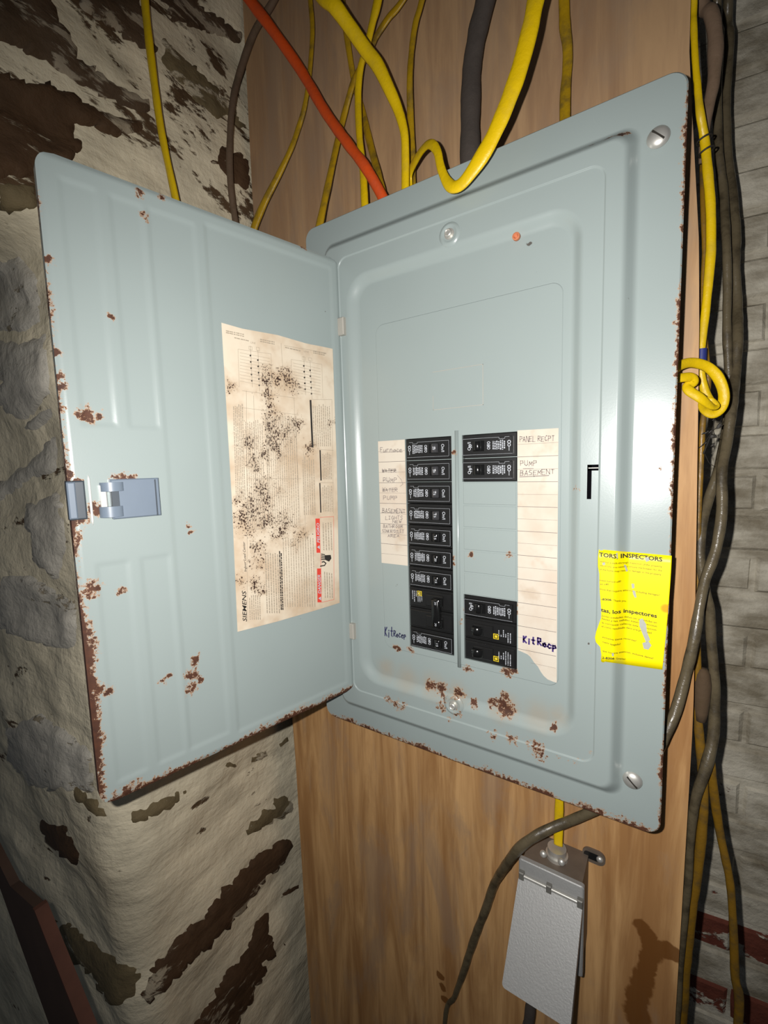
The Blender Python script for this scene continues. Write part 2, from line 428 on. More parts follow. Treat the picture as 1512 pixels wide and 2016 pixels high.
# left wall: rubble face, outside corner, return face
def sst(x, a, b):
    t = min(1, max(0, (x - a) / (b - a))); return t * t * (3 - 2 * t)
XL, RC = -.205, .05
def wall_base(s, z):
    yc = -.205 - .22 * sst(z, .50, .57)
    L1 = .55 - (yc + RC); La = RC * math.pi / 2; L2 = .75
    d = s * 1.62
    if d < L1: return Vector((XL, .55 - d, z)), Vector((1, 0, 0))
    d -= L1
    if d < La:
        a = d / RC; return Vector((XL - RC + RC * math.cos(a), yc + RC - RC * math.sin(a), z)), Vector((math.cos(a), -math.sin(a), 0))
    d -= La
    return Vector((XL - RC - d, yc, z)), Vector((0, -1, 0))
NS, NZ = 300, 430
V = []; F = []
for j in range(NZ + 1):
    z = FZ + (CZ - FZ) * j / NZ
    for i in range(NS + 1):
        P, N = wall_base(i / NS, z)
        q = Vector((P.x * 4, P.y * 4, P.z * 10))
        h = .010 * noise.fractal(q * .7, 1.0, 2.1, 4) + .014 * noise.noise(Vector((P.x * 3, P.y * 3 + 5, P.z * 5)))
        h += .004 * noise.noise(Vector((P.x * 13, P.y * 13, P.z * 22)))
        V.append(P + N * h)
for j in range(NZ):
    for i in range(NS):
        k = j * (NS + 1) + i; F.append((k, k + 1, k + NS + 2, k + NS + 1))
wall_left = add_obj('wall_left', V, F, 'stone_wall', smooth=True)
tag(wall_left, 'whitewashed rubble stone wall with bare brown patches', kind='structure')
BVH = BVHTree.FromPolygons([tuple(v) for v in V], F)

def inside(p, poly):
    c = False; j = len(poly) - 1
    for i in range(len(poly)):
        if (poly[i][1] > p[1]) != (poly[j][1] > p[1]) and p[0] < (poly[j][0] - poly[i][0]) * (p[1] - poly[i][1]) / (poly[j][1] - poly[i][1]) + poly[i][0]: c = not c
        j = i
    return c
def stone(poly, mat, off=.004, jit=7, stp=13, name='stone'):
    """a bared stone: outline in photo pixels laid on the wall it belongs to"""
    out = []
    for i in range(len(poly)):
        a = Vector(poly[i]); c = Vector(poly[(i + 1) % len(poly)]); n = max(1, int((c - a).length / 9))
        for k in range(n):
            p = a.lerp(c, k / n); nn = noise.noise_vector(Vector((p.x * .09, p.y * .09, 3)))
            n2 = noise.noise_vector(Vector((p.x * .31, p.y * .31, 9)))
            out.append(Vector((p.x + nn.x * jit + n2.x * jit * .6, p.y + nn.y * jit + n2.y * jit * .6)))
    nb = len(out)
    xs = [p.x for p in out]; ys = [p.y for p in out]; pts = list(out)
    y = min(ys)
    while y < max(ys):
        x = min(xs)
        while x < max(xs):
            q = Vector((x + random.uniform(-3, 3), y + random.uniform(-3, 3)))
            if inside(q, out) and min((q - o).length for o in out) > 6: pts.append(q)
            x += stp
        y += stp
    r = delaunay_2d_cdt(pts, [(i, (i + 1) % nb) for i in range(nb)], [], 1, 1e-4)
    V = []; ok = True
    src = r[3]
    for i, p in enumerate(r[0]):
        hit, nrm, _, _ = BVH.ray_cast(CAM, ray(p.x, p.y).normalized())
        if hit is None: return None
        if nrm.dot(CAM - hit) < 0: nrm = -nrm
        rim = any(k < nb for k in src[i]) if src[i] else True
        V.append(hit + nrm * (-.003 if rim else off * (.7 + .8 * noise.noise(hit * 25))))
    o = add_obj(name, V, [f for f in r[2]], mat, wall_left, smooth=True)
    return o
Za = zoomer(0, 1500, .41); Zb = zoomer(0, 0, .3307); Zc = zoomer(0, 1100, .4542)
def zp(Zf, L): return [Zf(x, y) for x, y in L]
stone(zp(Za, [(660, 1130), (720, 1000), (850, 830), (960, 740), (1080, 580), (1270, 400), (1400, 350), (1420, 400), (1390, 470), (1280, 590), (1160, 740), (1060, 850), (900, 1000), (780, 1130), (700, 1170)]), 'stone_dark', .006)
stone(zp(Za, [(920, 1258), (1000, 1130), (1080, 1000), (1170, 900), (1230, 750), (1300, 720), (1310, 850), (1380, 880), (1300, 980), (1240, 1100), (1170, 1240), (1100, 1400), (860, 1400)]), 'stone_dark', .006)
stone(zp(Za, [(1080, 415), (1180, 310), (1280, 200), (1400, 110), (1425, 240), (1330, 290), (1230, 350), (1170, 385)]), 'stone_olive', .004)
stone(zp(Za, [(1330, 640), (1390, 600), (1450, 575), (1445, 610), (1380, 645)]), 'stone_dark', .004, 3)
stone(zp(Za, [(600, 290), (640, 230), (760, 170), (920, 115), (880, 170), (800, 250), (660, 310)]), 'stone_olive', .004)
stone(zp(Za, [(240, 750), (340, 770), (430, 840), (500, 900), (600, 960), (690, 1010), (650, 1160), (520, 1190), (400, 1000), (300, 950)]), 'stone_olive', .005)
stone(zp(Za, [(150, 210), (185, 200), (200, 260), (330, 310), (400, 470), (460, 520), (340, 500), (220, 410)]), 'stone_dark', .005)
stone(zp(Za, [(340, 100), (440, 130), (500, 220), (530, 270), (470, 290), (400, 230), (345, 190)]), 'stone_olive', .004)
stone(zp(Zc, [(955, 890), (1000, 870), (1100, 850), (1250, 760), (1258, 800), (1160, 870), (970, 930)]), 'stone_olive', .004, 3)
stone(zp(Zb, [(-60, 400), (200, 500), (300, 490), (450, 560), (600, 650), (880, 720), (860, 800), (640, 830), (560, 760), (450, 750), (500, 880), (420, 1000), (230, 1060), (-60, 1060)]), 'stone_dark', .010)
stone(zp(Zb, [(930, 200), (1000, 210), (1180, 400), (1400, 610), (1480, 740), (1440, 760), (1320, 730), (1180, 640), (1010, 450), (960, 400)]), 'stone_olive', .005)
stone(zp(Zb, [(-60, 230), (-60, -40), (300, -40), (380, 150), (480, 330), (640, 450), (780, 540), (900, 600), (900, 690), (620, 610), (470, 520), (350, 450), (250, 370)]), 'stone_streak', .010)
stone(zp(Zb, [(420, -40), (840, -40), (880, 130), (960, 300), (900, 330), (760, 260), (640, 170), (520, 90)]), 'stone_streak', .006)
stone(zp(Zb, [(930, -40), (1160, -40), (1260, 60), (1440, 180), (1440, 280), (1200, 200), (1010, 130)]), 'stone_streak', .005)
stone(zp(Zb, [(1230, 960), (1330, 860), (1440, 900), (1500, 960), (1510, 1200), (1430, 1130), (1330, 1050)]), 'stone_dark', .004)
stone(zp(Zb, [(-20, 1080), (230, 1090), (240, 1250), (110, 1270), (-20, 1280)]), 'stone_olive', .006)
for pl in ([(-10, 520), (40, 500), (78, 540), (84, 640), (40, 660), (-10, 655)], [(-10, 665), (50, 668), (92, 650), (102, 780), (60, 830), (20, 830), (-10, 800)],
           [(30, 860), (60, 820), (112, 790), (114, 822), (70, 850)], [(-10, 950), (50, 910), (110, 850), (122, 930), (60, 950), (-10, 1000)],
           [(45, 990), (120, 960), (138, 1080), (120, 1150), (60, 1110)], [(-10, 1130), (60, 1130), (150, 1180), (160, 1290), (70, 1270), (-10, 1240)],
           [(10, 1430), (80, 1400), (180, 1470), (190, 1560), (70, 1560), (10, 1500)]):
    stone(pl, 'stone_pale', .006, 5)

# right wall: limewashed brick, turned a few degrees from the board
PH = math.radians(7)
BO = Vector((.43, .375, 0)); BX = Vector((math.cos(PH), math.sin(PH), 0)); BN = Vector((math.sin(PH), -math.cos(PH), 0))
b = MB(); 
P = [BO + BX * x - BN * y + Vector((0, 0, z)) for y, x, z in ((.2, -.66, FZ), (.2, 1.1, FZ), (.2, 1.1, CZ), (.2, -.66, CZ), (.0, -.66, FZ), (.0, 1.1, FZ), (.0, 1.1, CZ), (.0, -.66, CZ))]
b.hexa(P); wall_right = b.obj('wall_right', 'brick_white'); tag(wall_right, 'limewashed brick wall with red brick showing through', kind='structure')
BM = []
for k in range(5):
    r = random.Random(k); mb = MB(); c = .006; h = .0282; l = .1025
    def lp(x, z, y): return [Vector((sx * x + r.uniform(-.002, .002), y + r.uniform(-.0008, .0008), sz * z + r.uniform(-.0015, .0015))) for sx, sz in ((-1, -1), (1, -1), (1, 1), (-1, 1))]
    mb.loft([lp(l, h, .03), lp(l, h, .003), lp(l - c, h - c, -.0038)])
    me = bpy.data.meshes.new('brick'); me.from_pydata([tuple(v) for v in mb.v], [], mb.f)
    bm = bmesh.new(); bm.from_mesh(me); bmesh.ops.recalc_face_normals(bm, faces=bm.faces); bm.to_mesh(me); bm.free()
    for m in ('brick_white',): me.materials.append(MAT[m])
    BM.append(me)
course = .0610; row = 0; z = -.93
while z < 1.1:
    for k in range(4):
        x = -.22 + k * .207 + (.1035 if row % 2 else 0)
        o = bpy.data.objects.new('brick', random.choice(BM)); COL.objects.link(o)
        o.parent = wall_right
        P = BO + BX * x + Vector((0, 0, z)) + BN * random.uniform(-.0005, .0015)
        o.location = P - ORG[wall_right]; o.rotation_euler = (0, random.uniform(-.008, .008), PH)
        u = random.random()
        zz_ = min(abs(z - onY(1440, q, BO.y).z) for q in (1850, 1975))
        m = 'brick_bare' if zz_ < course / 2 or z < onY(1440, 2016, BO.y).z - course else 'brick_worn' if (z < -.05 and u < .6) else None
        if m: o.material_slots[0].link = 'OBJECT'; o.material_slots[0].material = MAT[m]
    z += course; row += 1

# plywood backboard
def lineX(pts, z):
    for (z0, x0), (z1, x1) in zip(pts, pts[1:]):
        if z <= z1: return x0 + (x1 - x0) * (z - z0) / (z1 - z0)
    return pts[-1][1]
LX = [(-1.35, -.155), (-.64, -.160), (-.33, -.163), (.67, -.195), (1.2, -.19)]
RXE = [(-1.35, .437), (-.42, .4366), (-.22, .439), (-.05, .4408), (.17, .436), (.35, .4316), (.43, .4286), (.60, .4150), (1.2, .408)]
zs = [FZ + (CZ - FZ) * i / 60 for i in range(61)]
V = []; F = []
for z in zs: V += [(lineX(LX, z), DY, z), (lineX(RXE, z), DY, z), (lineX(RXE, z), DY + .016, z), (lineX(LX, z), DY + .016, z)]
for i in range(60):
    for k in range(4): F.append((i * 4 + k, i * 4 + (k + 1) % 4, i * 4 + 4 + (k + 1) % 4, i * 4 + 4 + k))
F += [(0, 1, 2, 3), (240, 241, 242, 243)]
ply = add_obj('plywood_board', V, F, 'ply')
ply.data.materials.append(MAT['ply_edge'])
for pl in ply.data.polygons:
    if abs(pl.normal.y) < .5: pl.material_index = 1
tag(ply, 'weathered tan plywood backboard behind the electrical panel', 'board')
for x in (-.13, .36):
    b = MB(); b.box(x, x + .04, DY + .0165, .20, FZ, CZ)
    tag(b.obj('trim_1' if x < 0 else 'trim_2', 'ceil'), 'rough timber stud behind the plywood', kind='structure')

# board leaning in the lower left corner
A, B2, C2 = onY(20, 1745, -.30), onY(70, 1790, -.30), onY(165, 2030, -.30)
dn = (C2 - B2); dn = dn * ((FZ - B2.z) / dn.z)
E2 = B2 + dn
prof = [A + Vector((-.14, 0, .05)), A, B2, E2, E2 + Vector((-.30, 0, 0))]
b = MB(); b.loft([[p + Vector((0, .010, 0)) for p in prof], [p for p in prof]])
brd = b.obj('leaning_board', 'board'); tag(brd, 'dark reddish brown board standing against the stone wall corner', 'board')
b = MB(); b.hexa([(B2 if k else E2) + Vector((x, y, 0)) for y in (.0115, -.0015) for x, k in ((-.0045, 1), (.0015, 1), (.0015, 0), (-.0045, 0))])
b.obj('edge_strip', 'board_red', brd)

# ------------------------------------------------------------------ electrical panel
W_, VB, VT = .4153, -.1364, .5337
panel = thing('breaker_box', (.2076, .04, VB), 'grey steel load centre with its door swung open, mounted on plywood', 'breaker box')
b = MB(); b.box(.03, .388, .004, DY, -.098, .498); b.obj('enclosure', 'box', panel)
B0, B1, B3, B4 = .1482, .2077, .2204, .2808
S5 = [i / 6 for i in range(7)]
rings = [rrect(0, W_, VB, VT, .014, .0115), rrect(0, W_, VB, VT, .014, .0022), rrect(.0012, W_ - .0012, VB + .0012, VT - .0012, .013, .0010)]
def trans(a, bq):
    for t in [-.06] + S5 + [1.06]:
        e = min(1, max(0, t)); e = e * e * (3 - 2 * e)
        rings.append(rrect(*[a[i] + (bq[i] - a[i]) * t for i in range(5)], a[5] + (bq[5] - a[5]) * e))
trans((.0325, .3835, -.1085, .5040, .015, 0), (.0435, .3715, -.0955, .4910, .010, -LR))
trans((.0620, .3590, -.0760, .4770, .013, -LR), (.0640, .3572, -.0745, .4755, .012, -LR + .0012))
trans((.0735, .3415, -.060, .4525, .030, -LR + .0012), (.0885, .3310, -.047, .4400, .020, -.004))
rings += [rrect(.1105, .3235, -.0085, .3905, .011, -.004), rrect(.1112, .3228, -.0078, .3898, .0105, -.0047)]
nr = len(rings[0]); V = [v for r in rings for v in r]; F = []
for k in range(len(rings) - 1):
    for i in range(nr): F.append((k * nr + i, k * nr + (i + 1) % nr, (k + 1) * nr + (i + 1) % nr, (k + 1) * nr + i))
# plate with the breaker windows
last = len(V) - nr
v2 = [Vector((p.x, p.z)) for p in rings[-1]]; e2 = [(i, (i + 1) % nr) for i in range(nr)]
holes = [(B0, B1, 0, .254), (B3, B4, .2032, .254), (B3, B4, 0, .0762)]
for (a, c, d, e) in holes:
    k = len(v2); v2 += [Vector(q) for q in ((a, d), (c, d), (c, e), (a, e))]; e2 += [(k + i, k + (i + 1) % 4) for i in range(4)]
r = delaunay_2d_cdt(v2, e2, [], 0, 1e-7)
idx = {}
def inh(p): return any(a < p[0] < c and d < p[1] < e for a, c, d, e in holes)
for i, p in enumerate(r[0]):
    o_ = r[3][i][0]
    if o_ < nr: idx[i] = last + o_
    else: idx[i] = len(V); V.append(Vector((p.x, -.0047, p.y)))
for f in r[2]:
    c = sum((r[0][i] for i in f), Vector((0, 0))) / len(f)
    if not inh(c) and inside(c, v2[:nr]): F.append(tuple(idx[i] for i in f))
for (a, c, d, e) in holes:     # returned edges of each window
    k = len(V); V += [(a, -.0047, d), (c, -.0047, d), (c, -.0047, e), (a, -.0047, e), (a, .003, d), (c, .003, d), (c, .003, e), (a, .003, e)]
    F += [(k + i, k + (i + 1) % 4, k + 4 + (i + 1) % 4, k + 4 + i) for i in range(4)]
cover = add_obj('cover', V, F, 'cover', panel, angle=40)
tag(cover, 'grey painted embossed steel cover with rust along the bottom')
def hY(u):      # face of the cover at the right margin
    if u < .3715: return -LR
    if u > .3835: return .001 * (u - .3835) / .0306
    t = (u - .3715) / .012; return -LR * (1 - t * t * (3 - 2 * t))
# blank positions between the two right-hand breaker groups
for k in range(5):
    z0 = .0762 + k * .0254
    b = MB(); b.box(B3 + .001, B4 - .001, -.0053, -.0045, z0 + .0007, z0 + .0247, .0005); b.obj('filler_plate', 'cover', panel)
# knockout outline
for (a, c, d, e) in ((.186, .245, .3255, .326), (.186, .245, .284, .2845), (.2445, .245, .284, .326), (.186, .1864, .284, .300)):
    b = MB(); b.box(a, c, -.0051, -.0045, d, e); b.obj('knockout_seam', 'hinge', panel)
# centre rib between the two columns
b = MB(); b.loft([[Vector((.2140 + .0022 * math.cos(a), -.0045 - .0016 * math.sin(a), z)) for a in [math.pi * i / 8 for i in range(9)]] for z in (-.012, .2595)])
b.obj('centre_rib', 'cover', panel, smooth=True)
# screws
def dome(P, R, H, ax=(0, -1, 0), n=28):
    b = MB(); ax = Vector(ax); ls = []
    for t in (0, .25, .5, .7, .85, .95): ls.append(circ(Vector(P) + ax * (H * math.sin(t * math.pi / 2)), ax, R * math.cos(t * math.pi / 2) if t else R, n))
    b.loft(ls); return b
for (x, y) in ((1296, 270), (1245, 1536)):
    P = onY(x, y, -.002); s = dome(P, .0085, .0042).obj('cover_screw', 'zinc', panel, angle=50)
    b = MB(); b.box(P.x - .006, P.x + .006, P.y - .0045, P.y - .0032, P.z - .0006, P.z + .0006)
    b.xf(lambda v: P + Matrix.Rotation(.8, 3, 'Y') @ (v - P)); b.obj('slot', 'wire', s)
for (x, y) in ((885, 461), (893, 1388)):
    P = onY(x, y, -.0108)
    ring = MB(); ring.loft([circ(P + Vector((0, .0005, 0)), (0, -1, 0), .0125, 32), circ(P + Vector((0, -.0006, 0)), (0, -1, 0), .0112, 32), circ(P + Vector((0, -.0016, 0)), (0, -1, 0), .0095, 32), circ(P + Vector((0, -.0016, 0)), (0, -1, 0), .008, 32), circ(P + Vector((0, -.0004, 0)), (0, -1, 0), .0065, 32)])
    ring.obj('screw_boss', 'cover', panel, angle=60)
    hx = MB(); hx.loft([circ(P, (0, -1, 0), .0055, 24), circ(P + Vector((0, -.0012, 0)), (0, -1, 0), .0055, 24), circ(P + Vector((0, -.0012, 0)), (0, -1, 0), .0040, 24), circ(P + Vector((0, -.0045, 0)), (0, -1, 0), .0038, 24), circ(P + Vector((0, -.0052, 0)), (0, -1, 0), .0030, 24), circ(P + Vector((0, -.0044, 0)), (0, -1, 0), .0022, 24)])
    hx.obj('cover_screw', 'zinc', panel, angle=40)
P = onY(1016, 465, -.0112); b = MB(); b.loft([circ(P + Vector((0, h, 0)), (0, -1, 0), q, 16) for h, q in ((.002, .0036), (-.0006, .0036), (-.001, .0024), (.001, .0012))])
MAT['rustdot'] = plain('rust_spot', srgb(196, 120, 84), .8); b.obj('rivet', 'rustdot', panel, angle=40)
# strike slot for the door latch
b = MB()
for (a, c, d, e) in ((.3478, .3515, .1865, .2185), (.3478, .3572, .2130, .2185)): b.box(a, c, -.01135, -.0100, d, e)
b.obj('latch_slot', 'void', panel)
b = MB(); b.box(.3487, .3572, -.0117, -.0110, .2150, .2158); b.obj('slot_edge', 'hinge', panel)

# ---- door
SP = []
def rect_px(tl, tr, bl, br):
    A = [door_uv(*q) for q in (tl, tr, bl, br)]
    return (max(A[0][0], A[2][0]) * .5 + min(A[0][0], A[2][0]) * .5, (A[1][0] + A[3][0]) / 2, (A[0][1] + A[1][1]) / 2, (A[2][1] + A[3][1]) / 2)
r1 = rect_px((118, 345), (190, 368), (160, 838), (227, 838)); r2 = rect_px((216, 378), (278, 398), (253, 843), (315, 843))
r3 = rect_px((205, 1104), (250, 1108), (255, 1480), (300, 1470)); r4 = rect_px((280, 1105), (345, 1102), (322, 1440), (382, 1420))
zt = VDT - .017; zb = VDB + .017
emb = [(r1[1], r1[0], r1[3], zt), (r2[1], r2[0], r2[3], zt), (r1[1], r1[0], zb, r3[2]), (r2[1], r2[0], zb, r3[2])]
a3 = door_uv(305, 600)[0]; a4 = door_uv(400, 700)[0]
emb.append((min(a3, a4), max(a3, a4), zb, zt))
emb.append((.012, min(a3, a4) - .010, VDB + .013, VDT - .013))
def door_h(a, z):
    h = 0
    for k, (a0, a1, z0, z1) in enumerate(emb):
        d = min(a - a0, a1 - a, z - z0, z1 - z)
        h -= .0009 * sst(d, -.0012, .0022)
    d = min(a, WD - a, z - VDB, VDT - z)
    h -= .0016 * (1 - sst(d, 0, .004))
    return h
NA, NZD = 150, 276; V = []; F = []; rc = .013
for j in range(NZD + 1):
    z = VDB + (VDT - VDB) * j / NZD
    e = min(z - VDB, VDT - z)
    ins = rc - math.sqrt(max(0, rc * rc - (rc - e) ** 2)) if e < rc else 0
    for i in range(NA + 1):
        t = i / NA; a = ins + (WD - 2 * ins) * t
        V.append(door_pt(a, z, door_h(a, z)))
for j in range(NZD):
    for i in range(NA):
        k = j * (NA + 1) + i; F.append((k, k + 1, k + NA + 2, k + NA + 1))
# folded rim behind the sheet
bd = [j * (NA + 1) for j in range(NZD + 1)] + [NZD * (NA + 1) + i for i in range(1, NA + 1)] + [j * (NA + 1) + NA for j in range(NZD - 1, -1, -1)] + [i for i in range(NA - 1, 0, -1)]
k0 = len(V); V += [V[i] - DN * .009 for i in bd]; n = len(bd)
F += [(bd[i], bd[(i + 1) % n], k0 + (i + 1) % n, k0 + i) for i in range(n)]
F.append(tuple(k0 + i for i in range(n)))
door = add_obj('panel_door', V, F, 'door', panel, angle=35)
tag(door, 'open grey steel door with embossed ribs and rusted edges')
def dbox(mb, a0, a1, z0, z1, h0, h1, ch=0):
    m2 = MB(); m2.box(a0, a1, -h1, -h0, z0, z1, ch); m2.xf(lambda v: door_pt(v.x, v.z, -v.y)); mb.add(m2.v, m2.f)
for (x, y) in ((673, 644), (693, 1241)):
    P = onY(x, y, -LR); b = MB(); b.box(P.x - .0045, P.x + .0055, -.0165, -.0100, P.z - .0105, P.z + .0105, .001); b.obj('hinge', 'hinge', panel)
# latch
Zk = zoomer(0, 504, .3307)
def dr(x0, y0, x1, y1):
    a0, z0 = door_uv(*Zk(x0, y0)); a1, z1 = door_uv(*Zk(x1, y1)); return min(a0, a1), max(a0, a1), min(z0, z1), max(z0, z1)
lt = MB(); a0, a1, z0, z1 = dr(645, 1330, 950, 1540); dbox(lt, a0, a1, z0, z1, -.001, .006, .001); latch = lt.obj('latch', 'latch', door)
tag(latch, 'blue grey plastic latch body')
lt = MB(); a0, a1, z0, z1 = dr(905, 1330, 930, 1540); dbox(lt, a0, a1, z0, z1, .005, .0066); lt.obj('latch_rib', 'latch_dark', door)
lt = MB(); a0, a1, z0, z1 = dr(650, 1400, 700, 1490); dbox(lt, a0, a1, z0, z1, .005, .0085); lt.obj('latch_window', 'latch_dark', door)
for (ya, yb) in ((1350, 1396), (1494, 1545)):
    a0, a1, z0, z1 = dr(585, ya, 735, yb); r_ = (a1 - a0) / 2; c = (a0 + a1) / 2
    lt = MB(); lt.loft([[door_pt(c + r_ * math.cos(q), z, .003 + r_ * .75 * math.sin(q)) for q in [math.pi * i / 10 for i in range(11)]] for z in (z0, z1)]); lt.obj('latch_knuckle', 'latch', door, angle=40)
lt = MB(); a0, a1, z0, z1 = dr(405, 1340, 520, 1565); dbox(lt, a0, a1 + .0015, z0, z1, -.008, .003, .0012); h_ = lt.obj('latch_handle', 'latch_dark', door)
lt = MB(); dbox(lt, a1 - .004, a1 + .002, z0 + .001, z1 - .001, .0, .0046, .001); lt.obj('handle_lip', 'latch', door)
a0, a1, z0, z1 = dr(515, 1305, 560, 1600); c = (a0 + a1) / 2; r_ = abs(a1 - a0) / 2
ls = []
for t in [i / 12 for i in range(13)]:
    z = z0 + (z1 - z0) * t; q = r_ * math.sin(math.pi * min(.5, max(.08, min(t, 1 - t) * 8)))
    ls.append([door_pt(c + q * math.cos(x), z, .001 + q * .7 * math.sin(x)) for x in [2 * math.pi * i / 12 for i in range(12)]])
lt = MB(); lt.loft(ls); lt.obj('latch_rib', 'clear', door, smooth=True)
lt = MB(); a0, a1, z0, z1 = dr(585, 1365, 640, 1535); dbox(lt, a0, a1, z0, z1, -.001, .005, .0008); lt.obj('latch_tongue', 'clear', door)
a0, z0 = door_uv(268, 905); lt = MB(); lt.loft([[door_pt(a0 + q * math.cos(x), z0 + q * math.sin(x), h) for x in [2 * math.pi * i / 28 for i in range(28)]] for q, h in ((.0115, -.0024), (.0105, -.0008), (.0098, -.0006), (.009, -.0012))])
lt.obj('round_emboss', 'door', door, smooth=True)

# ------------------------------------------------------------------ lettering
def text_mesh(s, bold=0.0):
    cu = bpy.data.curves.new('t', 'FONT'); cu.body = s; cu.offset = bold; cu.resolution_u = 2; cu.fill_mode = 'FRONT'
    o = bpy.data.objects.new('t', cu); COL.objects.link(o)
    bpy.context.view_layer.update()
    me = bpy.data.meshes.new_from_object(o.evaluated_get(bpy.context.evaluated_depsgraph_get()))
    V = [v.co.copy() for v in me.vertices]; F = [tuple(p.vertices) for p in me.polygons]
    bpy.data.objects.remove(o); bpy.data.curves.remove(cu); bpy.data.meshes.remove(me)
    return V, F
TC = {}
def text(mb, s, P0, P1, up, fix=None, bold=0.0, fit=True):
    """lay a line of type from P0 to P1, cap height and direction = up"""
    if (s, bold) not in TC: TC[(s, bold)] = text_mesh(s, bold)
    V, F = TC[(s, bold)]
    if not V: return
    x0 = min(v.x for v in V); x1 = max(v.x for v in V); cap = .70
    P0 = Vector(P0); P1 = Vector(P1); up = Vector(up)
    out = [P0 + (P1 - P0) * ((v.x - x0) / (x1 - x0)) + up * (v.y / cap) for v in V]
    if fix: out = [fix(v) for v in out]
    mb.add(out, F)
G = {'A': [[(0, 0), (.5, 1), (1, 0)], [(.2, .4), (.8, .4)]], 'B': [[(0, 0), (0, 1), (.8, .9), (.7, .55), (0, .5)], [(.5, .5), (.95, .35), (.8, .05), (0, 0)]],
     'C': [[(1, .85), (.5, 1), (.05, .6), (.1, .2), (.5, 0), (1, .15)]], 'E': [[(1, 1), (0, 1), (0, 0), (1, 0)], [(0, .5), (.8, .5)]], 'F': [[(1, 1), (0, 1), (0, 0)], [(0, .5), (.7, .5)]],
     'G': [[(1, .85), (.5, 1), (0, .5), (.4, 0), (1, .1), (1, .45), (.6, .45)]], 'H': [[(0, 0), (0, 1)], [(1, 0), (1, 1)], [(0, .5), (1, .5)]], 'I': [[(.5, 0), (.5, 1)], [(.1, 1), (.9, 1)], [(.1, 0), (.9, 0)]],
     'K': [[(0, 0), (0, 1)], [(.9, 1), (0, .45), (1, 0)]], 'L': [[(0, 1), (0, 0), (1, 0)]], 'M': [[(0, 0), (.1, 1), (.5, .4), (.9, 1), (1, 0)]], 'N': [[(0, 0), (0, 1), (1, 0), (1, 1)]],
     'O': [[(.5, 1), (.05, .6), (.2, .05), (.7, 0), (1, .5), (.5, 1)]], 'P': [[(0, 0), (0, 1), (.8, .95), (.9, .6), (.1, .45)]], 'R': [[(0, 0), (0, 1), (.8, .95), (.8, .6), (.1, .5), (1, 0)]],
     'S': [[(1, .9), (.3, 1), (.1, .65), (.9, .4), (.8, .05), (0, .08)]], 'T': [[(0, 1), (1, 1)], [(.5, 1), (.5, 0)]], 'U': [[(0, 1), (.05, .2), (.5, 0), (.95, .2), (1, 1)]], 'W': [[(0, 1), (.25, 0), (.5, .7), (.75, 0), (1, 1)]],
     '&': [[(1, 0), (.2, .8), (.5, 1), (.7, .75), (.1, .3), (.4, 0), (.95, .4)]], 'u': [[(0, .6), (.1, 0), (.7, .1), (.9, .6)], [(.9, .6), (1, 0)]], 'r': [[(0, 0), (.1, .6)], [(.1, .35), (.5, .6), (.95, .5)]],
     'n': [[(0, 0), (.05, .6)], [(.05, .4), (.5, .6), (.9, .4), (1, 0)]], 'a': [[(.9, .5), (.4, .6), (0, .2), (.4, 0), (.9, .3), (.9, .6)], [(.9, .4), (1, 0)]], 'c': [[(1, .5), (.4, .6), (0, .2), (.5, 0), (1, .1)]],
     'e': [[(0, .3), (.9, .35), (.6, .6), (.1, .45), (.1, .1), (.6, 0), (1, .1)]], 'i': [[(.5, 0), (.5, .6)], [(.5, .8), (.5, .88)]], 't': [[(.5, 1), (.5, .1), (.9, 0)], [(0, .62), (1, .62)]], 'p': [[(.1, -.3), (.1, .6)], [(.1, .5), (.7, .6), (.9, .3), (.1, .1)]], 'k': [[(0, 0), (0, 1)], [(.8, .6), (0, .25), (.9, 0)]]}
def stroke(mb, pts, wd, nrm):
    for a, c in zip(pts, pts[1:]):
        a = Vector(a); c = Vector(c); d = (c - a)
        if d.length < 1e-7: continue
        s = Vector(nrm).cross(d.normalized()) * wd / 2; d = d.normalized() * wd * .3
        mb.add([a - d + s, a - d - s, c + d - s, c + d + s], [(0, 1, 2, 3)])
def hand(mb, s, P0, P1, up, wd, nrm, seed=0):
    r = random.Random(hash(s) % 1000 if False else len(s) * 31 + seed); n = len(s); P0 = Vector(P0); P1 = Vector(P1); up = Vector(up); adv = (P1 - P0) / n
    for i, ch in enumerate(s):
        if ch not in G: continue
        o = P0 + adv * i + up * r.uniform(-.08, .08); sc = r.uniform(.85, 1.1); sl = r.uniform(-.05, .12)
        for st in G[ch]:
            stroke(mb, [o + adv * ((x * .72 + sl * y)) + up * (y * sc + r.uniform(-.03, .03)) for x, y in st], wd, nrm)
def dashes(mb, P0, P1, up, fix=None, fill=.86, seed=0, wl=(.0008, .004)):
    """a row of type too small to read: word-long bars"""
    r = random.Random(seed); P0 = Vector(P0); P1 = Vector(P1); L = (P1 - P0).length; d = (P1 - P0).normalized(); x = 0; up = Vector(up)
    while x < L * fill:
        w_ = min(r.uniform(*wl), L - x); q = [P0 + d * x, P0 + d * (x + w_), P0 + d * (x + w_) + up, P0 + d * x + up]
        if fix: q = [fix(v) for v in q]
        mb.add(q, [(0, 1, 2, 3)]); x += w_ + r.uniform(.0003, .0009)
def line(mb, P, Q, wd, nrm): stroke(mb, [P, Q], wd, nrm)

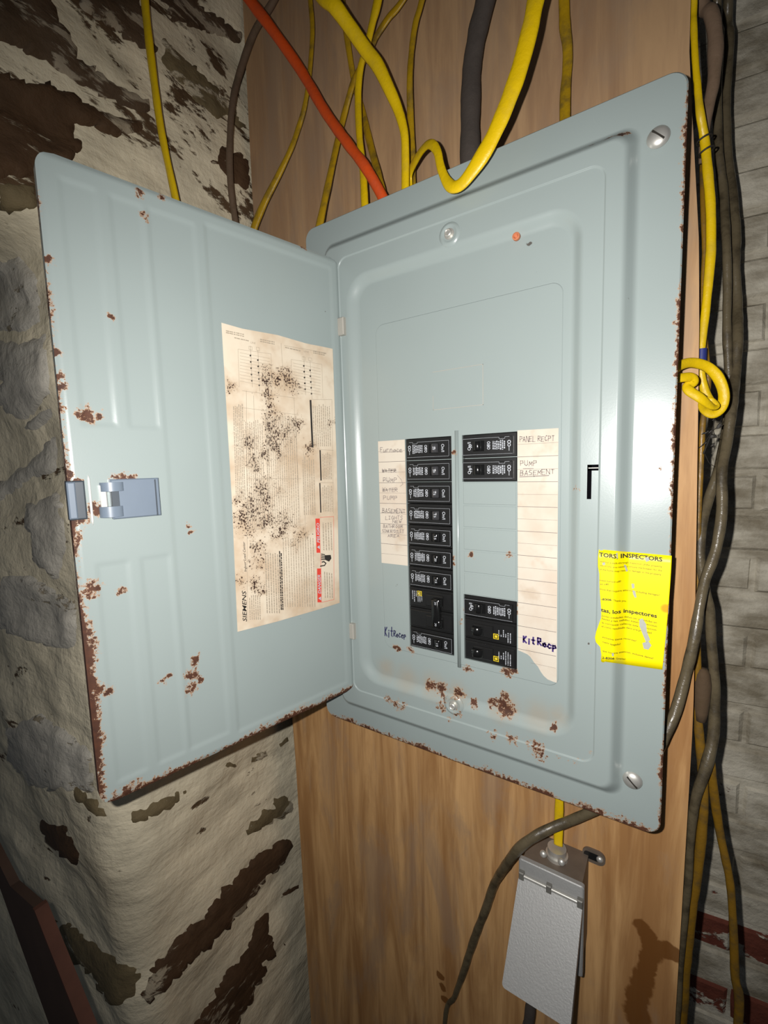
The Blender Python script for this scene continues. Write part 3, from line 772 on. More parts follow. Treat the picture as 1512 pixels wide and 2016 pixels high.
# ---- label on the door
Zl = zoomer(420, 620, .3175)
def LP(x, y, h=.0006): return onD(*Zl(x, y), h)
def quad_slab(C4, nrm, t):
    b = MB(); b.loft([[Vector(c) - Vector(nrm) * t for c in C4], [Vector(c) for c in C4]]); return b
b = MB(); ol = [(50, 48), (180, 85), (400, 125), (570, 175), (600, 182), (655, 192), (740, 210), (755, 640), (765, 900), (783, 1785), (640, 1830), (400, 1900), (150, 1965), (115, 1150)]
b.loft([[LP(x, y, -.0006) for x, y in ol], [LP(x, y, .0003) for x, y in ol]])
lab = b.obj('wiring_label', 'label_paper', door); tag(lab, 'stained white wiring diagram label with red danger boxes')
HL = .0005
def LQ(x, y): return LP(x, y, HL)
blk, gry, red, wht = MB(), MB(), MB(), MB()
def ltext(mb, s, x0, y0, x1, y1, h, bold=0):       # reads upwards; h = cap height towards the left, zoom px
    text(mb, s, LQ(x0, y0), LQ(x1, y1), LQ(x0 - h, y0 - h * .22) - LQ(x0, y0), None, bold)
ltext(blk, 'SIEMENS', 208, 1902, 203, 1715, 26, .012)
ltext(blk, 'Indoor Load Center', 206, 1592, 196, 1408, 15, .01)
for i in range(3): ltext(blk, 'Type 1', 236 + i * 17, 1452 + i * 3, 233 + i * 17, 1402 + i * 3, 11)
ltext(blk, 'DANGER', 0, 0, 1, 1, 1) if False else None
def lquad(mb, L, h=HL):
    mb.add([LP(x, y, h) for x, y in L], [tuple(range(len(L)))])
lquad(red, [(633, 1263), (660, 1262), (664, 1475), (640, 1475)]); lquad(red, [(643, 1572), (668, 1572), (671, 1782), (646, 1782)])
HL2 = .0008
def wtext(s, x0, y0, x1, y1, h): text(wht, s, LP(x0, y0, HL2), LP(x1, y1, HL2), LP(x0 - h, y0 - h * .22, HL2) - LP(x0, y0, HL2), None, .02)
wtext('PELIGRO', 660, 1412, 657, 1292, 17); wtext('DANGER', 667, 1728, 664, 1610, 17)
for cy in (1440, 1758):
    cx = 652 if cy < 1500 else 660
    wht.add([LP(cx - 9, cy, HL2), LP(cx + 9, cy + 12, HL2), LP(cx + 7, cy - 12, HL2)], [(0, 1, 2)])
for (x0, y0, x1, y1) in ((662, 1255, 746, 1250), (746, 1250, 748, 1765), (748, 1765, 672, 1782), (664, 1475, 668, 1572)): line(red, LQ(x0, y0), LQ(x1, y1), .0004, DN)
# shocked-hand pictogram
lquad(blk, [(690, 1490), (728, 1488), (732, 1510), (718, 1530), (692, 1518)])
for i in range(4): lquad(blk, [(668, 1480 + i * 11), (692, 1484 + i * 10), (692, 1490 + i * 10), (668, 1486 + i * 11)])
stroke(blk, [LQ(664, 1558), LQ(690, 1553), LQ(698, 1540), (LQ(686, 1530)), LQ(674, 1533)], .0014, DN)
# rows of type too small to read
def lrows(x0, x1, y0, y1, n, wd=5, mb=gry, seed=0, sl=.0, fill=.9):
    for i in range(n):
        x = x0 + (x1 - x0) * (i + .5) / n
        up = LQ(x - wd, y0 - wd * .22) - LQ(x, y0)
        dashes(mb, LQ(x, y0), LQ(x - (y0 - y1) * .03, y1), up, None, fill, seed * 77 + i)
lrows(140, 205, 1150, 500, 6, 5, seed=1); lrows(215, 330, 1330, 500, 9, 4, seed=2, fill=.8); lrows(340, 540, 1300, 520, 15, 4, seed=3, fill=.85)
lrows(225, 300, 1890, 1640, 6, 5, seed=4, fill=.55); lrows(330, 420, 1850, 1440, 6, 6, mb=gry, seed=5); lrows(440, 640, 1810, 1340, 13, 4, seed=6)
lrows(560, 640, 1240, 860, 6, 4, seed=7); lrows(680, 745, 1220, 1050, 6, 4, seed=8); lrows(680, 740, 1020, 850, 6, 4, seed=9); lrows(622, 735, 815, 540, 9, 4, seed=10)
lrows(680, 745, 1460, 1270, 4, 5, seed=11); lrows(690, 748, 1755, 1590, 4, 5, seed=12); lrows(420, 440, 1830, 1440, 2, 7, mb=blk, seed=13)
for L in ([(597, 527), (608, 527), (621, 822), (610, 822)], [(658, 838), (666, 838), (672, 1027), (664, 1027)], [(657, 1042), (664, 1042), (670, 1226), (663, 1226)]): lquad(blk, L)
for s in ((205, 470, 212, 1900), (180, 470, 505, 515), (180, 575, 530, 620), (215, 1015, 545, 1015), (420, 175, 440, 470), (440, 190, 700, 235), (250, 500, 270, 1300), (330, 500, 345, 1300), (500, 515, 540, 1310), (220, 1335, 560, 1300), (610, 525, 735, 525), (735, 525, 745, 1230), (660, 835, 745, 840), (660, 1040, 745, 1040), (560, 850, 580, 1790)):
    line(gry, LQ(*s[:2]), LQ(*s[2:]), .00035, DN)
# two bus diagrams: black taps on the bars, branch lines
def bus(xs, y0, dy, n, x0, x1):
    for k, x in enumerate(xs):
        line(gry, LQ(x, y0 - 60 + k * 25), LQ(x + 12, y0 + n * dy + k * 25), .0004, DN)
        for i in range(n):
            c = LQ(x + i * 2.2, y0 + i * dy + k * 28); e1 = LQ(x + i * 2.2 + 5, y0 + i * dy + k * 28) - c; e2_ = LQ(x + i * 2.2, y0 + i * dy + 6 + k * 28) - c
            blk.add([c + e1 * math.cos(q) + e2_ * math.sin(q) for q in [2 * math.pi * j / 10 for j in range(10)]], [tuple(range(10))])
    for i in range(2 * n):
        y = y0 - 10 + i * dy / 2; line(gry, LQ(x0, y - 8), LQ(x1, y + 28), .0003, DN)
    for (p, q) in (((x0 - 12, y0 - 40), (x0 - 4, y0 + n * dy)), ((x1 + 8, y0 - 10), (x1 + 14, y0 + n * dy + 20)), ((x0 - 12, y0 - 40), (x1 + 8, y0 - 10))): line(gry, LQ(*p), LQ(*q), .0003, DN)
    for k, x in enumerate(xs):
        for p, q in (((x - 10, y0 - 58), (x + 10, y0 - 54)), ((x - 10, y0 - 58), (x - 9, y0 - 38)), ((x + 10, y0 - 54), (x + 11, y0 - 34)), ((x - 9, y0 - 38), (x + 11, y0 - 34))): line(gry, LQ(p[0], p[1] + k * 6), LQ(q[0], q[1] + k * 6), .0003, DN)
bus((230, 276), 252, 39, 5, 165, 350); bus((561, 600), 316, 36, 5, 495, 665)
for (x, y, x2, y2) in ((78, 95, 190, 118), (78, 106, 190, 130), (130, 138, 220, 158), (290, 148, 380, 166), (290, 160, 380, 178), (445, 198, 540, 220), (620, 222, 700, 238), (620, 232, 690, 246)):
    dashes(gry, LQ(x, y + 6), LQ(x2, y2 + 6), LQ(x, y) - LQ(x, y + 6), None, 1, x)
text(gry, 'LINE', LQ(232, 176), LQ(262, 182), LQ(232, 164) - LQ(232, 176)); text(gry, 'LINE', LQ(562, 230), LQ(592, 236), LQ(562, 218) - LQ(562, 230))
tag(blk.obj('label_print', 'black_ink', door), kind='stuff'); g_ = gry.obj('label_fine_print', 'grey_ink', door); tag(g_, kind='stuff')
tag(red.obj('label_red_print', 'red_ink', door), kind='stuff'); tag(wht.obj('label_white_print', 'white_ink', door), kind='stuff')

# ---- directory strips
Zk5 = zoomer(730, 830, .2678); YS = -.0051
def SPt(x, y, Y=YS): return onY(*Zk5(x, y), Y)
NF = Vector((0, -1, 0))
b = MB(); b.box(.1098, .1480, -.0051, -.0046, .1015, .2535); ls_ = b.obj('directory_strip', 'strip_paper', panel); tag(ls_, 'cream paper strip with pencilled circuit names, Furnace on top')
ol = [(1078, 65), (1380, 48), (1372, 1000), (1367, 1920), (1340, 1912), (1300, 1895), (1270, 1868), (1250, 1840), (1228, 1800), (1200, 1770), (1172, 1728), (1150, 1710), (1083, 1680)]
b = MB(); b.loft([[SPt(x, y, -.0046) for x, y in ol], [SPt(x, y) for x, y in ol]]); rs_ = b.obj('directory_strip', 'strip_paper', panel); tag(rs_, 'long cream paper strip with a torn lower corner')
rl = MB()
for k in range(1, 12): line(rl, (.1100, -.0053, .2535 - k * .0127), (.1478, -.0053, .2535 - k * .0127), .0005 if k % 2 == 0 else .00025, NF)
for k in range(1, 20):
    z = .2535 - k * .0127; x0 = .2812
    if z < .022: x0 = .2812 + (.022 - z) * 1.45
    line(rl, (x0, -.0053, z), (.3205, -.0053, z), .0005 if k % 2 == 0 else .00025, NF)
tag(rl.obj('ruled_lines', 'pap_line', panel), kind='stuff')
pc, pp, nv = MB(), MB(), MB()
def hw(mb, s, x0, y0, x1, y1, h, wd=.0007, seed=0): hand(mb, s, SPt(x0, y0, -.0054), SPt(x1, y1, -.0054), SPt(x0, y0 - h, -.0054) - SPt(x0, y0, -.0054), wd, NF, seed)
hw(pc, 'Furnace', 70, 224, 236, 224, 34); hw(pc, 'WATER', 82, 374, 192, 374, 26); hw(pc, 'PUMP', 92, 446, 196, 446, 32); hw(pc, 'WATER', 85, 516, 202, 516, 28, seed=3); hw(pc, 'PUMP', 92, 575, 200, 575, 30, seed=2)
hw(pc, 'BASEMENT', 84, 670, 258, 672, 30); hw(pc, 'LIGHTS', 108, 720, 238, 720, 26); hw(pc, 'NEW', 160, 745, 230, 745, 19)
hw(pc, 'BATHROOM', 92, 782, 236, 782, 24); hw(pc, 'SINK&TOILET', 85, 815, 245, 820, 22); hw(pc, 'AREA', 125, 850, 214, 850, 18)
for L in ([(82, 358), (190, 362)], [(90, 368), (180, 352)], [(195, 395), (222, 425), (236, 460), (215, 476)], [(85, 502), (198, 498)], [(88, 432), (140, 436)], [(75, 668), (256, 668)], [(70, 228), (235, 222)]):
    stroke(pc, [SPt(x, y, -.0054) for x, y in L], .0005, NF)
hw(pc, 'PANEL', 1095, 150, 1215, 145, 40); hw(pc, 'RECPT', 1228, 145, 1356, 138, 38); hw(pc, 'PUMP', 1100, 327, 1226, 324, 36); hw(pc, 'BASEMENT', 1098, 398, 1358, 380, 34)
stroke(pc, [SPt(x, y, -.0054) for x, y in ((1095, 406), (1200, 402), (1308, 396))], .0010, NF); stroke(pc, [SPt(x, y, -.0054) for x, y in ((1120, 345), (1195, 344))], .0007, NF)
hw(pp, 'Kit', 1122, 1625, 1212, 1642, 48, .0017); hw(pp, 'Recp', 1228, 1645, 1372, 1680, 52, .0017)
hw(nv, 'Kit', 104, 1578, 165, 1584, 66, .0013); hw(nv, 'Recep', 168, 1580, 262, 1592, 44, .0011)
tag(pc.obj('pencil_writing', 'pencil', panel), kind='stuff'); tag(pp.obj('marker_writing', 'purple_ink', panel), kind='stuff'); tag(nv.obj('marker_writing', 'navy_ink', panel), kind='stuff')

# ---- yellow inspectors' sticker
Zy = zoomer(1110, 800, .29757)
def fixY(v, lift=.0007): return Vector((v.x, hY(v.x) - lift, v.z))
def YP(x, y, lift=.0003):
    X = onY(*Zy(x, y), -.004)
    for _ in range(6): X = onY(*Zy(x, y), hY(X.x) - lift)
    return X
lf = [(946, 232), (1000, 226), (1060, 226), (1110, 236), (1160, 236), (1230, 238), (1300, 244), (1350, 248), (1400, 247), (1440, 232), (1490, 214), (1530, 206), (1560, 212), (1590, 240), (1640, 248), (1685, 246)]
V = []; F = []; NC = 64
for i, (y, x0) in enumerate(lf):
    t = i / (len(lf) - 1); yr = 988 + (1742 - 988) * t; xr = 714 - 62 * t ** 1.3
    for k in range(NC + 1):
        s = k / NC; P = YP(x0 + (xr - x0) * s, y + (yr - y) * s + (6 if 0 < k < 4 else 0), .0004); V.append(P)
for i in range(len(lf) - 1):
    for k in range(NC):
        j = i * (NC + 1) + k; F.append((j, j + 1, j + NC + 2, j + NC + 1))
stk = add_obj('warning_sticker', V, F, 'sticker', panel, smooth=True); tag(stk, 'torn yellow notice to inspectors in English and Spanish')
md = stk.modifiers.new('thickness', 'SOLIDIFY'); md.thickness = .0004; md.offset = 0
yb, yo = MB(), MB()
def yt(mb, s, x0, y0, x1, y1, h, bold=0): text(mb, s, YP(x0, y0), YP(x1, y1), YP(x0, y0 - h) - YP(x0, y0), lambda v: fixY(v, .0009), bold)
yt(yb, 'TORS, INSPECTORS', 234, 992, 652, 1026, 27, .032); yt(yb, 'tas, los inspectores', 246, 1356, 616, 1398, 25, .028)
yt(yb, '-8306', 246, 1282, 316, 1286, 14, .03); yt(yb, '2-8306', 254, 1668, 336, 1672, 14, .03)
for s, x0, y0, x1, y1 in (('without a walk-through inspection of the property', 240, 1030, 650, 1066), ('electricity, you need to ensure the breaker for the', 240, 1056, 650, 1092), ('of the home may result in damage to the property', 236, 1082, 645, 1118), ('ment turned off?', 238, 1154, 380, 1162), ('et off?', 240, 1180, 298, 1184),
                          ('issue that require attention, including damages?', 240, 1212, 634, 1254), ('Thank you', 328, 1288, 412, 1292), ('Juntas utilidades deben ser permitidas sin', 250, 1388, 616, 1436), ('llaves y las salidas estan inspeccion', 252, 1408, 616, 1460), ('la corriente caliente esta en posicion', 252, 1434, 612, 1484), ('el como resultado dano a la propiedad', 250, 1458, 580, 1504),
                          ('inclusive tiene reservas?', 256, 1530, 480, 1556), ('cuarto apagado?', 256, 1560, 376, 1576), ('que require atencion, inclusive danos?', 256, 1620, 592, 1672), ('Gracias!', 346, 1672, 408, 1678)):
    yt(yo, s, x0, y0, x1, y1, 12, .012)
tag(yb.obj('sticker_heading', 'black_ink', panel), kind='stuff'); tag(yo.obj('sticker_text', 'print_olive', panel), kind='stuff')
tr = MB()
for L in ([(535, 1000), (560, 995), (568, 1020), (545, 1028)], [(398, 1045), (412, 1050), (426, 1088), (412, 1092)], [(448, 1172), (466, 1172), (468, 1200), (452, 1205)], [(455, 1215), (472, 1220), (482, 1262), (470, 1264), (458, 1240)], [(500, 1410), (520, 1400), (545, 1440), (550, 1490), (572, 1545), (545, 1560), (528, 1520), (500, 1450)], [(520, 1565), (560, 1552), (580, 1580), (560, 1608), (530, 1602)], [(255, 1035), (272, 1030), (275, 1048), (258, 1050)], [(346, 970), (356, 968), (358, 1005), (350, 1006)], [(318, 1632), (330, 1630), (332, 1650), (320, 1652)]):
    q = [YP(x, y) for x, y in L]; q = [fixY(v, .0011) for v in q]; tr = MB(); tr.loft([[v + Vector((0, .0006, 0)) for v in q], q]); tr.obj('torn_patch', 'torn', panel)

# ------------------------------------------------------------------ circuit breakers
def breaker(row, side, amp, kind, label, span=1, sheen=False):
    z1 = .254 - row * .0254; z0 = z1 - .0254 * span; zc = (z0 + z1) / 2
    u = (lambda s: B0 + s * (B1 - B0)) if side == 'L' else (lambda s: B4 - s * (B4 - B3))
    br = thing('circuit_breaker', (u(.5), 0, z0), label, 'circuit breaker', 'breakers in the panel')
    def bx(s0, s1, za, zb_, y0, y1, ch=0):
        m = MB(); a, c = sorted((u(s0), u(s1))); m.box(a, c, y0, y1, za, zb_, ch); return m
    body = MB()
    for k in range(span):
        q = z1 - .0254 * (k + .5)
        m = bx(.012, .988, q - .0123, q + .0123, -.0040, .018, .0006); body.add(m.v, m.f)
    body.obj('body', 'black', br)
    ink, yel, tog = MB(), MB(), MB()
    fy = -.0074
    sg = 1 if side == 'L' else -1
    def T(s, sc, q, ext, hgt, Y, mb=ink, bold=.01):      # type turned a quarter, centred on (sc, q)
        U = u(sc); up = Vector((sg * hgt, 0, 0)); st = Vector((U - sg * hgt / 2, Y, q + sg * ext / 2)); en = Vector((U - sg * hgt / 2, Y, q - sg * ext / 2))
        text(mb, s, st, en, up, None, bold)
    def toggle(q, hh, s0=.60, s1=.755, H=.0125, tip=.68):
        a, c = u(s0), u(s1); t_ = u(tip); L = []
        for zz, k in ((q - hh, .86), (q - hh + .0008, 1), (q + hh - .0008, 1), (q + hh, .86)):
            L.append([Vector((a, fy + .001, zz)), Vector((a + (t_ - a) * .35, fy - (H - .0074) * .72 * k, zz)), Vector((t_ - (t_ - a) * .25, fy - (H - .0074) * .96 * k, zz)), Vector((t_ + (c - t_) * .4, fy - (H - .0074) * 1.0 * k, zz)), Vector((c - (c - t_) * .15, fy - (H - .0074) * .75 * k, zz)), Vector((c, fy + .001, zz))])
        return L
    rr = random.Random(row * 7 + (side == 'R'))
    for k in range(span):
        q = z1 - .0254 * (k + .5)
        if kind == 'plain':
            m = bx(.07, .975, q - .0096, q + .0086, fy, -.003, .0006); m.obj('face', 'black', br)
            m = bx(.56, .775, q - .0056, q + .0056, fy - .0006, fy + .001, .0004); m.obj('toggle_surround', 'black_glossy', br)
            tog.loft(toggle(q, .0050))
            T('On/I', .845, q, .0088, .0036, fy - .0002); T('Off/O', .485, q, .0085, .0034, fy - .0002, bold=.02)
            T(str(amp), .70 if side == 'L' else .815, q, .0038, .0026, (-.0132 if side == 'L' else fy - .0003))
            # white keyline and small print
            for (s0, s1, zz) in ((.30, .97, q + .0080), (.12, .20, q + .0080), (.07, .97, q - .0092)):
                line(ink, (u(s0), fy - .0001, zz), (u(s1), fy - .0001, zz), .0002, NF)
            for (s0, za, s1, zb_) in ((.20, q + .008, .20, q + .0062), (.20, q + .0062, .30, q + .0062), (.30, q + .0062, .30, q + .008), (.97, q + .008, .97, q - .0092)):
                line(ink, (u(s0), fy - .0001, za), (u(s1), fy - .0001, zb_), .0002, NF)
            for i in range(7):
                s_ = .195 + i * .033; ext = rr.uniform(.0075, .0105) if i < 6 else .0085
                dashes(ink, Vector((u(s_), fy - .0002, q + sg * ext / 2)), Vector((u(s_), fy - .0002, q - sg * ext / 2)), Vector((sg * .0012, 0, 0)), None, .98, row * 50 + i, (.0006, .0022))
            for zz, rad in ((q + .0026, .0019), (q - .0005, .0017)):
                c = Vector((u(.125), fy - .0002, zz)); n_ = 14
                Vv = [c + Vector((math.cos(2 * math.pi * j / n_), 0, math.sin(2 * math.pi * j / n_))) * rd for rd in (rad, rad * .62) for j in range(n_)]
                ink.add(Vv, [(j, (j + 1) % n_, n_ + (j + 1) % n_, n_ + j) for j in range(n_)])
            line(ink, (u(.125), fy - .0002, q - .0025), (u(.125), fy - .0002, q - .0062), .0005, NF)
        else:
            m = bx(.04, .97, q - .0100, q + .0100, -.0062, -.003, .0008); m.obj('face', 'black', br)
            m = bx(.42, .80, q - .0072, q + .0068, fy - .0012, -.004, .0010); m.obj('shoulder', 'black', br)
            tog.loft(toggle(q, .0046, .58, .80, .0150, .72))
            T(str(amp), .80 if side == 'R' else .70, q, .0036, .0024, (fy - .0014 if side == 'R' else -.0157), ink, .0)
            if k == 0:
                c = u(.37 if side == 'R' else .27); zq = q + (-.004 if side == 'R' else .006); Y = fy - .0014 if side == 'R' and False else -.0064
                for r0, r1 in ((.0030, .0022), (.0014, .0)):
                    o1 = [Vector((c + sx * r0, Y, zq + sz * r0)) for sx, sz in ((-1, -1), (1, -1), (1, 1), (-1, 1))]
                    i1 = [Vector((c + sx * r1, Y, zq + sz * r1)) for sx, sz in ((-1, -1), (1, -1), (1, 1), (-1, 1))]
                    yel.add(o1 + i1, [(j, (j + 1) % 4, 4 + (j + 1) % 4, 4 + j) for j in range(4)])
                for i in range(6):
                    s_ = .10 + i * .042; e0 = q + sg * (.0085 if rr.random() < .6 else .003); e1 = q - sg * rr.uniform(-.001, .008)
                    dashes(ink, Vector((u(s_), -.0064, e0)), Vector((u(s_), -.0064, e1)), Vector((sg * .0010, 0, 0)), None, .9, row * 90 + i, (.0005, .0016))
    if span == 2:
        m = MB(); a, c = sorted((u(.60), u(.76))); m.box(a, c, -.0156, -.008, zc - .0165, zc + .0165, .0012); tog.add(m.v, m.f)
    tog.obj('toggle', 'toggle_grey' if sheen else 'black_glossy', br, angle=50)
    tag(ink.obj('printing', 'white_ink', br), kind='stuff')
    if yel.v: yel.obj('logo', 'yellow_ink', br)
    return br
for row, amp, lb in ((0, 20, 'black 20 amp breaker beside the Furnace line, top of the ten-breaker column'), (1, 20, 'black 20 amp breaker just below the Furnace breaker'), (2, 15, 'black 15 amp breaker beside the second Water Pump line'), (3, 15, 'black 15 amp breaker beside the Basement Lights line'), (4, 15, 'black 15 amp breaker beside the Bathroom line'), (5, 20, 'black 20 amp breaker between two 15 amp ones, beside the paper strip end'), (6, 15, 'black 15 amp breaker directly above the double-pole breaker'), (9, 15, 'black 15 amp breaker at the column foot below the double-pole breaker')):
    breaker(row, 'L', amp, 'plain', lb, sheen=row < 4)
breaker(7, 'L', 30, 'square', 'black double-pole 30 amp breaker with a joined handle', 2)
breaker(0, 'R', 20, 'plain', 'black 20 amp breaker beside the Panel Recpt line'); breaker(1, 'R', 15, 'plain', 'black 15 amp breaker beside the Pump Basement line')
breaker(7, 'R', 15, 'plain', 'black 15 amp breaker just below the blank filler plates'); breaker(8, 'R', 20, 'square', 'black yellow-logo breaker in the middle of the lower group of three, beside Kit Recp')
breaker(9, 'R', 15, 'square', 'black yellow-logo breaker at the foot of the lower group of three')

# ------------------------------------------------------------------ outlet box below the panel
Zo = zoomer(860, 1560, .2513)
YF = .042
pl_ = onY(*Zo(650, 500), YF); pr_ = onY(*Zo(1160, 712), YF)
ox0, ox1 = pl_.x, pr_.x; oz1 = (pl_.z + pr_.z) / 2; oz0 = oz1 - .116
outl = thing('outlet_box', ((ox0 + ox1) / 2, .07, oz0), 'grey metal outlet box with hinged weatherproof lid under the panel', 'outlet box')
b = MB(); b.box(ox0 + .004, ox1 - .003, YF, DY, oz0 + .004, oz1 - .002); b.obj('box_body', 'galv', outl)
b = MB(); b.loft([rrect(ox0, ox1, oz0, oz1, .003, YF + .001, 4), rrect(ox0, ox1, oz0, oz1, .003, YF - .004, 4), rrect(ox0 + .001, ox1 - .001, oz0 + .001, oz1 - .001, .003, YF - .005, 4)]); b.obj('cover_plate', 'alu', outl, angle=40)
b = MB(); b.loft([circ((x, YF - .0075, oz1 - .0185), (1, 0, 0), .0022, 12) for x in (ox0 + .004, ox1 - .004)]); b.obj('hinge_pin', 'zinc', outl, angle=50)
for x in (ox0 + .0015, (ox0 + ox1) / 2 - .0035, ox1 - .0065):
    b = MB(); b.box(x, x + .006, YF - .0105, YF - .004, oz1 - .0235, oz1 - .0135, .001); b.obj('hinge_lug', 'alu_dark', outl)
# lid hangs a little away from the plate at its foot
lw0, lw1 = ox0 + .001, ox1 - .001; zt_ = oz1 - .0205; Ll = .104; ang = .68
def lid(v): return Vector((v.x, YF - .0075, zt_)) + Vector((0, -math.sin(ang), -math.cos(ang))) * (-v.z) + Vector((0, -math.cos(ang), math.sin(ang))) * (-v.y)
b = MB(); b.loft([[lid(p) for p in rrect(lw0, lw1, -Ll, 0, .004, h, 5)] for h in (.012, .001, 0)] )
b.obj('lid', 'alu', outl, angle=40)
c0 = onY(*Zo(940, 430), .065)
b = MB(); b.loft([circ((c0.x, .066, oz1 - .002 + h), (0, 0, 1), q, 20) for h, q in ((0, .013), (.004, .013), (.0045, .011), (.012, .011))]); b.obj('cable_clamp', 'zinc', outl, angle=40)
for dx in (-.013, .008):
    b = dome((c0.x + dx, .052, oz1 + .006), .0042, .003, (0, -1, .4), 16); b.obj('clamp_screw', 'zinc', outl, angle=50)
e0 = onY(*Zo(1235, 505), DY - .002)
b = MB(); b.loft([rrect(ox1 - .010, e0.x + .012, e0.z - .009, e0.z + .009, .008, y, 6) for y in (DY, DY - .0025)]); ear = b.obj('mounting_ear', 'galv', outl, angle=40)
b = MB(); b.loft([rrect(e0.x - .012, e0.x + .006, e0.z - .0045, e0.z + .0045, .004, y, 6) for y in (DY - .002, DY - .0030)]); b.obj('ear_slot', 'black', outl)
b = dome((e0.x + .006, DY - .0028, e0.z), .0040, .003); b.obj('ear_screw', 'zinc', outl, angle=50)

# ------------------------------------------------------------------ cables
def cable(name, pts, mat, label, flat=.55, group=None, ext=0, wob=.12, twist=None, m=6, bot=0):
    """pts: px, py, depth plane, width in photo px; depth plane = Y, or ('X', x) for things hanging by the left wall"""
    out = []
    for i, (x, y, d, wpx) in enumerate(pts):
        P = onX(x, y, d[1]) if isinstance(d, tuple) else onY(x, y, d)
        out.append([P.x, P.y, P.z, wpx * depth(P) / FPX / 2, twist[i] if twist else 0])
    if ext:       # runs on up to the joists
        a, c = out[0], out[1]; d = (Vector(a[:3]) - Vector(c[:3])).normalized(); d = (d * 1.0 + Vector((0, 0, .25))).normalized()
        L = (CZ - .001 - a[2]) / max(.3, d.z)
        e_ = Vector(a[:3]) + d * .10; out = [[e_.x + d.x * .04, min(e_.y, .07) if not isinstance(pts[0][2], tuple) else e_.y, CZ - .001, a[3], a[4]], [e_.x, min(e_.y, .07) if not isinstance(pts[0][2], tuple) else e_.y, e_.z, a[3], a[4]]] + out
    if bot:
        a = out[-1]; out += [[a[0] - .01, a[1] + .0, a[2] - .3, a[3], a[4]], [a[0] - .01, a[1], FZ + .01, a[3], a[4]]]
    o = sweep(out, m, flat, 12, wob=wob).obj(name, mat, smooth=True)
    return tag(o, label, 'cable', group)
gT = 'cables entering the panel top'
X1 = ('X', -.168); X2 = ('X', -.172)
cable('electrical_cable', [(284, -10, X1, 21), (291, 60, X1, 21), (302, 150, X1, 20), (318, 260, X1, 18), (345, 388, X1, 17), (362, 460, X1, 17)], 'yellow', 'yellow cable hanging against the stone wall, going down behind the open door', .6, gT, 1)
cable('electrical_cable', [(545, -10, ('X', -.10), 15), (500, 65, ('X', -.15), 14), (470, 150, X2, 14), (457, 210, X2, 13), (452, 300, X2, 13), (455, 375, X2, 13), (464, 440, X2, 13), (472, 500, X2, 13)], 'brown', 'thin brown cable running down the corner of stone wall and plywood', .9, gT, 1)
cable('electrical_cable', [(610, -10, .07, 11), (615, 57, .07, 11), (611, 126, .07, 11), (607, 167, .07, 11), (598, 217, .07, 12), (588, 250, .07, 13), (574, 290, .065, 13), (548, 345, .06, 15), (520, 400, .055, 17), (500, 450, .05, 18), (490, 500, .05, 18)], 'yellow_dirty', 'yellow cable passing behind the orange cable and then behind the door', .55, gT, 1)
cable('electrical_cable', [(478, -20, .02, 21), (530, 50, .03, 21), (590, 135, .04, 20), (640, 220, .034, 20), (690, 290, .026, 20), (720, 330, .022, 21), (752, 386, .026, 21), (764, 420, .03, 21)], 'orange', 'orange cable slanting down into the top of the panel', .8, gT, 1)
cable('electrical_cable', [(672, -10, .075, 14), (684, 80, .075, 13), (697, 160, .083, 13), (705, 190, .083, 14), (718, 240, .080, 15), (733, 300, .07, 15), (750, 365, .05, 16), (757, 400, .045, 16)], 'yellow_dirty', 'dull yellow cable close to the plywood, ending behind the orange cable', .55, gT, 1)
cable('electrical_cable', [(800, -10, .07, 15), (765, 35, .07, 15), (742, 70, .07, 14), (730, 95, .068, 14), (700, 150, .067, 13), (690, 180, .067, 14), (674, 240, .07, 15), (658, 308, .06, 16), (631, 434, .04, 18), (624, 470, .04, 18)], 'yellow_dirty', 'dull yellow cable crossing behind the others to the panel corner by the hinge', .5, gT, 1)
cable('electrical_cable', [(746, -10, .05, 19), (733, 46, .05, 17), (724, 84, .05, 15), (711, 128, .05, 15), (706, 164, .05, 15), (705, 205, .05, 15), (708, 274, .045, 15), (715, 342, .04, 16), (718, 398, .035, 17), (720, 430, .035, 17)], 'yellow', 'yellow cable dropping almost straight, passing behind the orange one', .6, gT, 1)
cable('electrical_cable', [(630, -15, -.02, 28), (658, 11, -.02, 28), (688, 52, -.01, 27), (720, 98, .0, 26), (743, 128, .005, 25), (765, 173, .01, 23), (784, 217, .015, 20), (796, 262, .016, 17), (798, 308, .018, 17), (798, 362, .019, 18), (798, 390, .02, 18)], 'yellow', 'thick shiny yellow cable bowed outward, crossing in front of the other yellow cables', .6, gT, 1, wob=.06)
cable('electrical_cable', [(833, -10, .06, 14), (818, 46, .06, 13), (810, 103, .06, 13), (806.6, 160, .055, 13), (808, 228, .06, 14), (811, 297, .06, 15), (812, 356, .058, 15), (812, 390, .056, 15)], 'yellow_dirty', 'dull yellow cable beside the looped cable where it enters the panel', .55, gT, 1)
cable('electrical_cable', [(806, 392, .038, 17), (806, 345, .036, 18), (825, 305, .018, 20), (845, 284, .0, 20), (860, 296, -.010, 17), (868, 330, -.018, 17), (880, 358, -.024, 20), (895, 368, -.028, 24), (918, 352, -.03, 28), (962, 285, -.032, 34), (1000, 200, -.032, 36), (1030, 110, -.030, 37), (1053, 10, -.028, 37), (1060, -40, -.02, 37)][::-1], 'yellow', 'broad bright yellow cable looping over the panel top edge', .42, gT, 1)
cable('service_cable', [(958, -10, .065, 40), (941, 60, .065, 39), (929, 135, .065, 38), (926, 225, .06, 38), (925, 310, .055, 39), (925, 350, .055, 39)], 'char', 'thick charcoal service cable going into the panel top', .8, gT, 1)
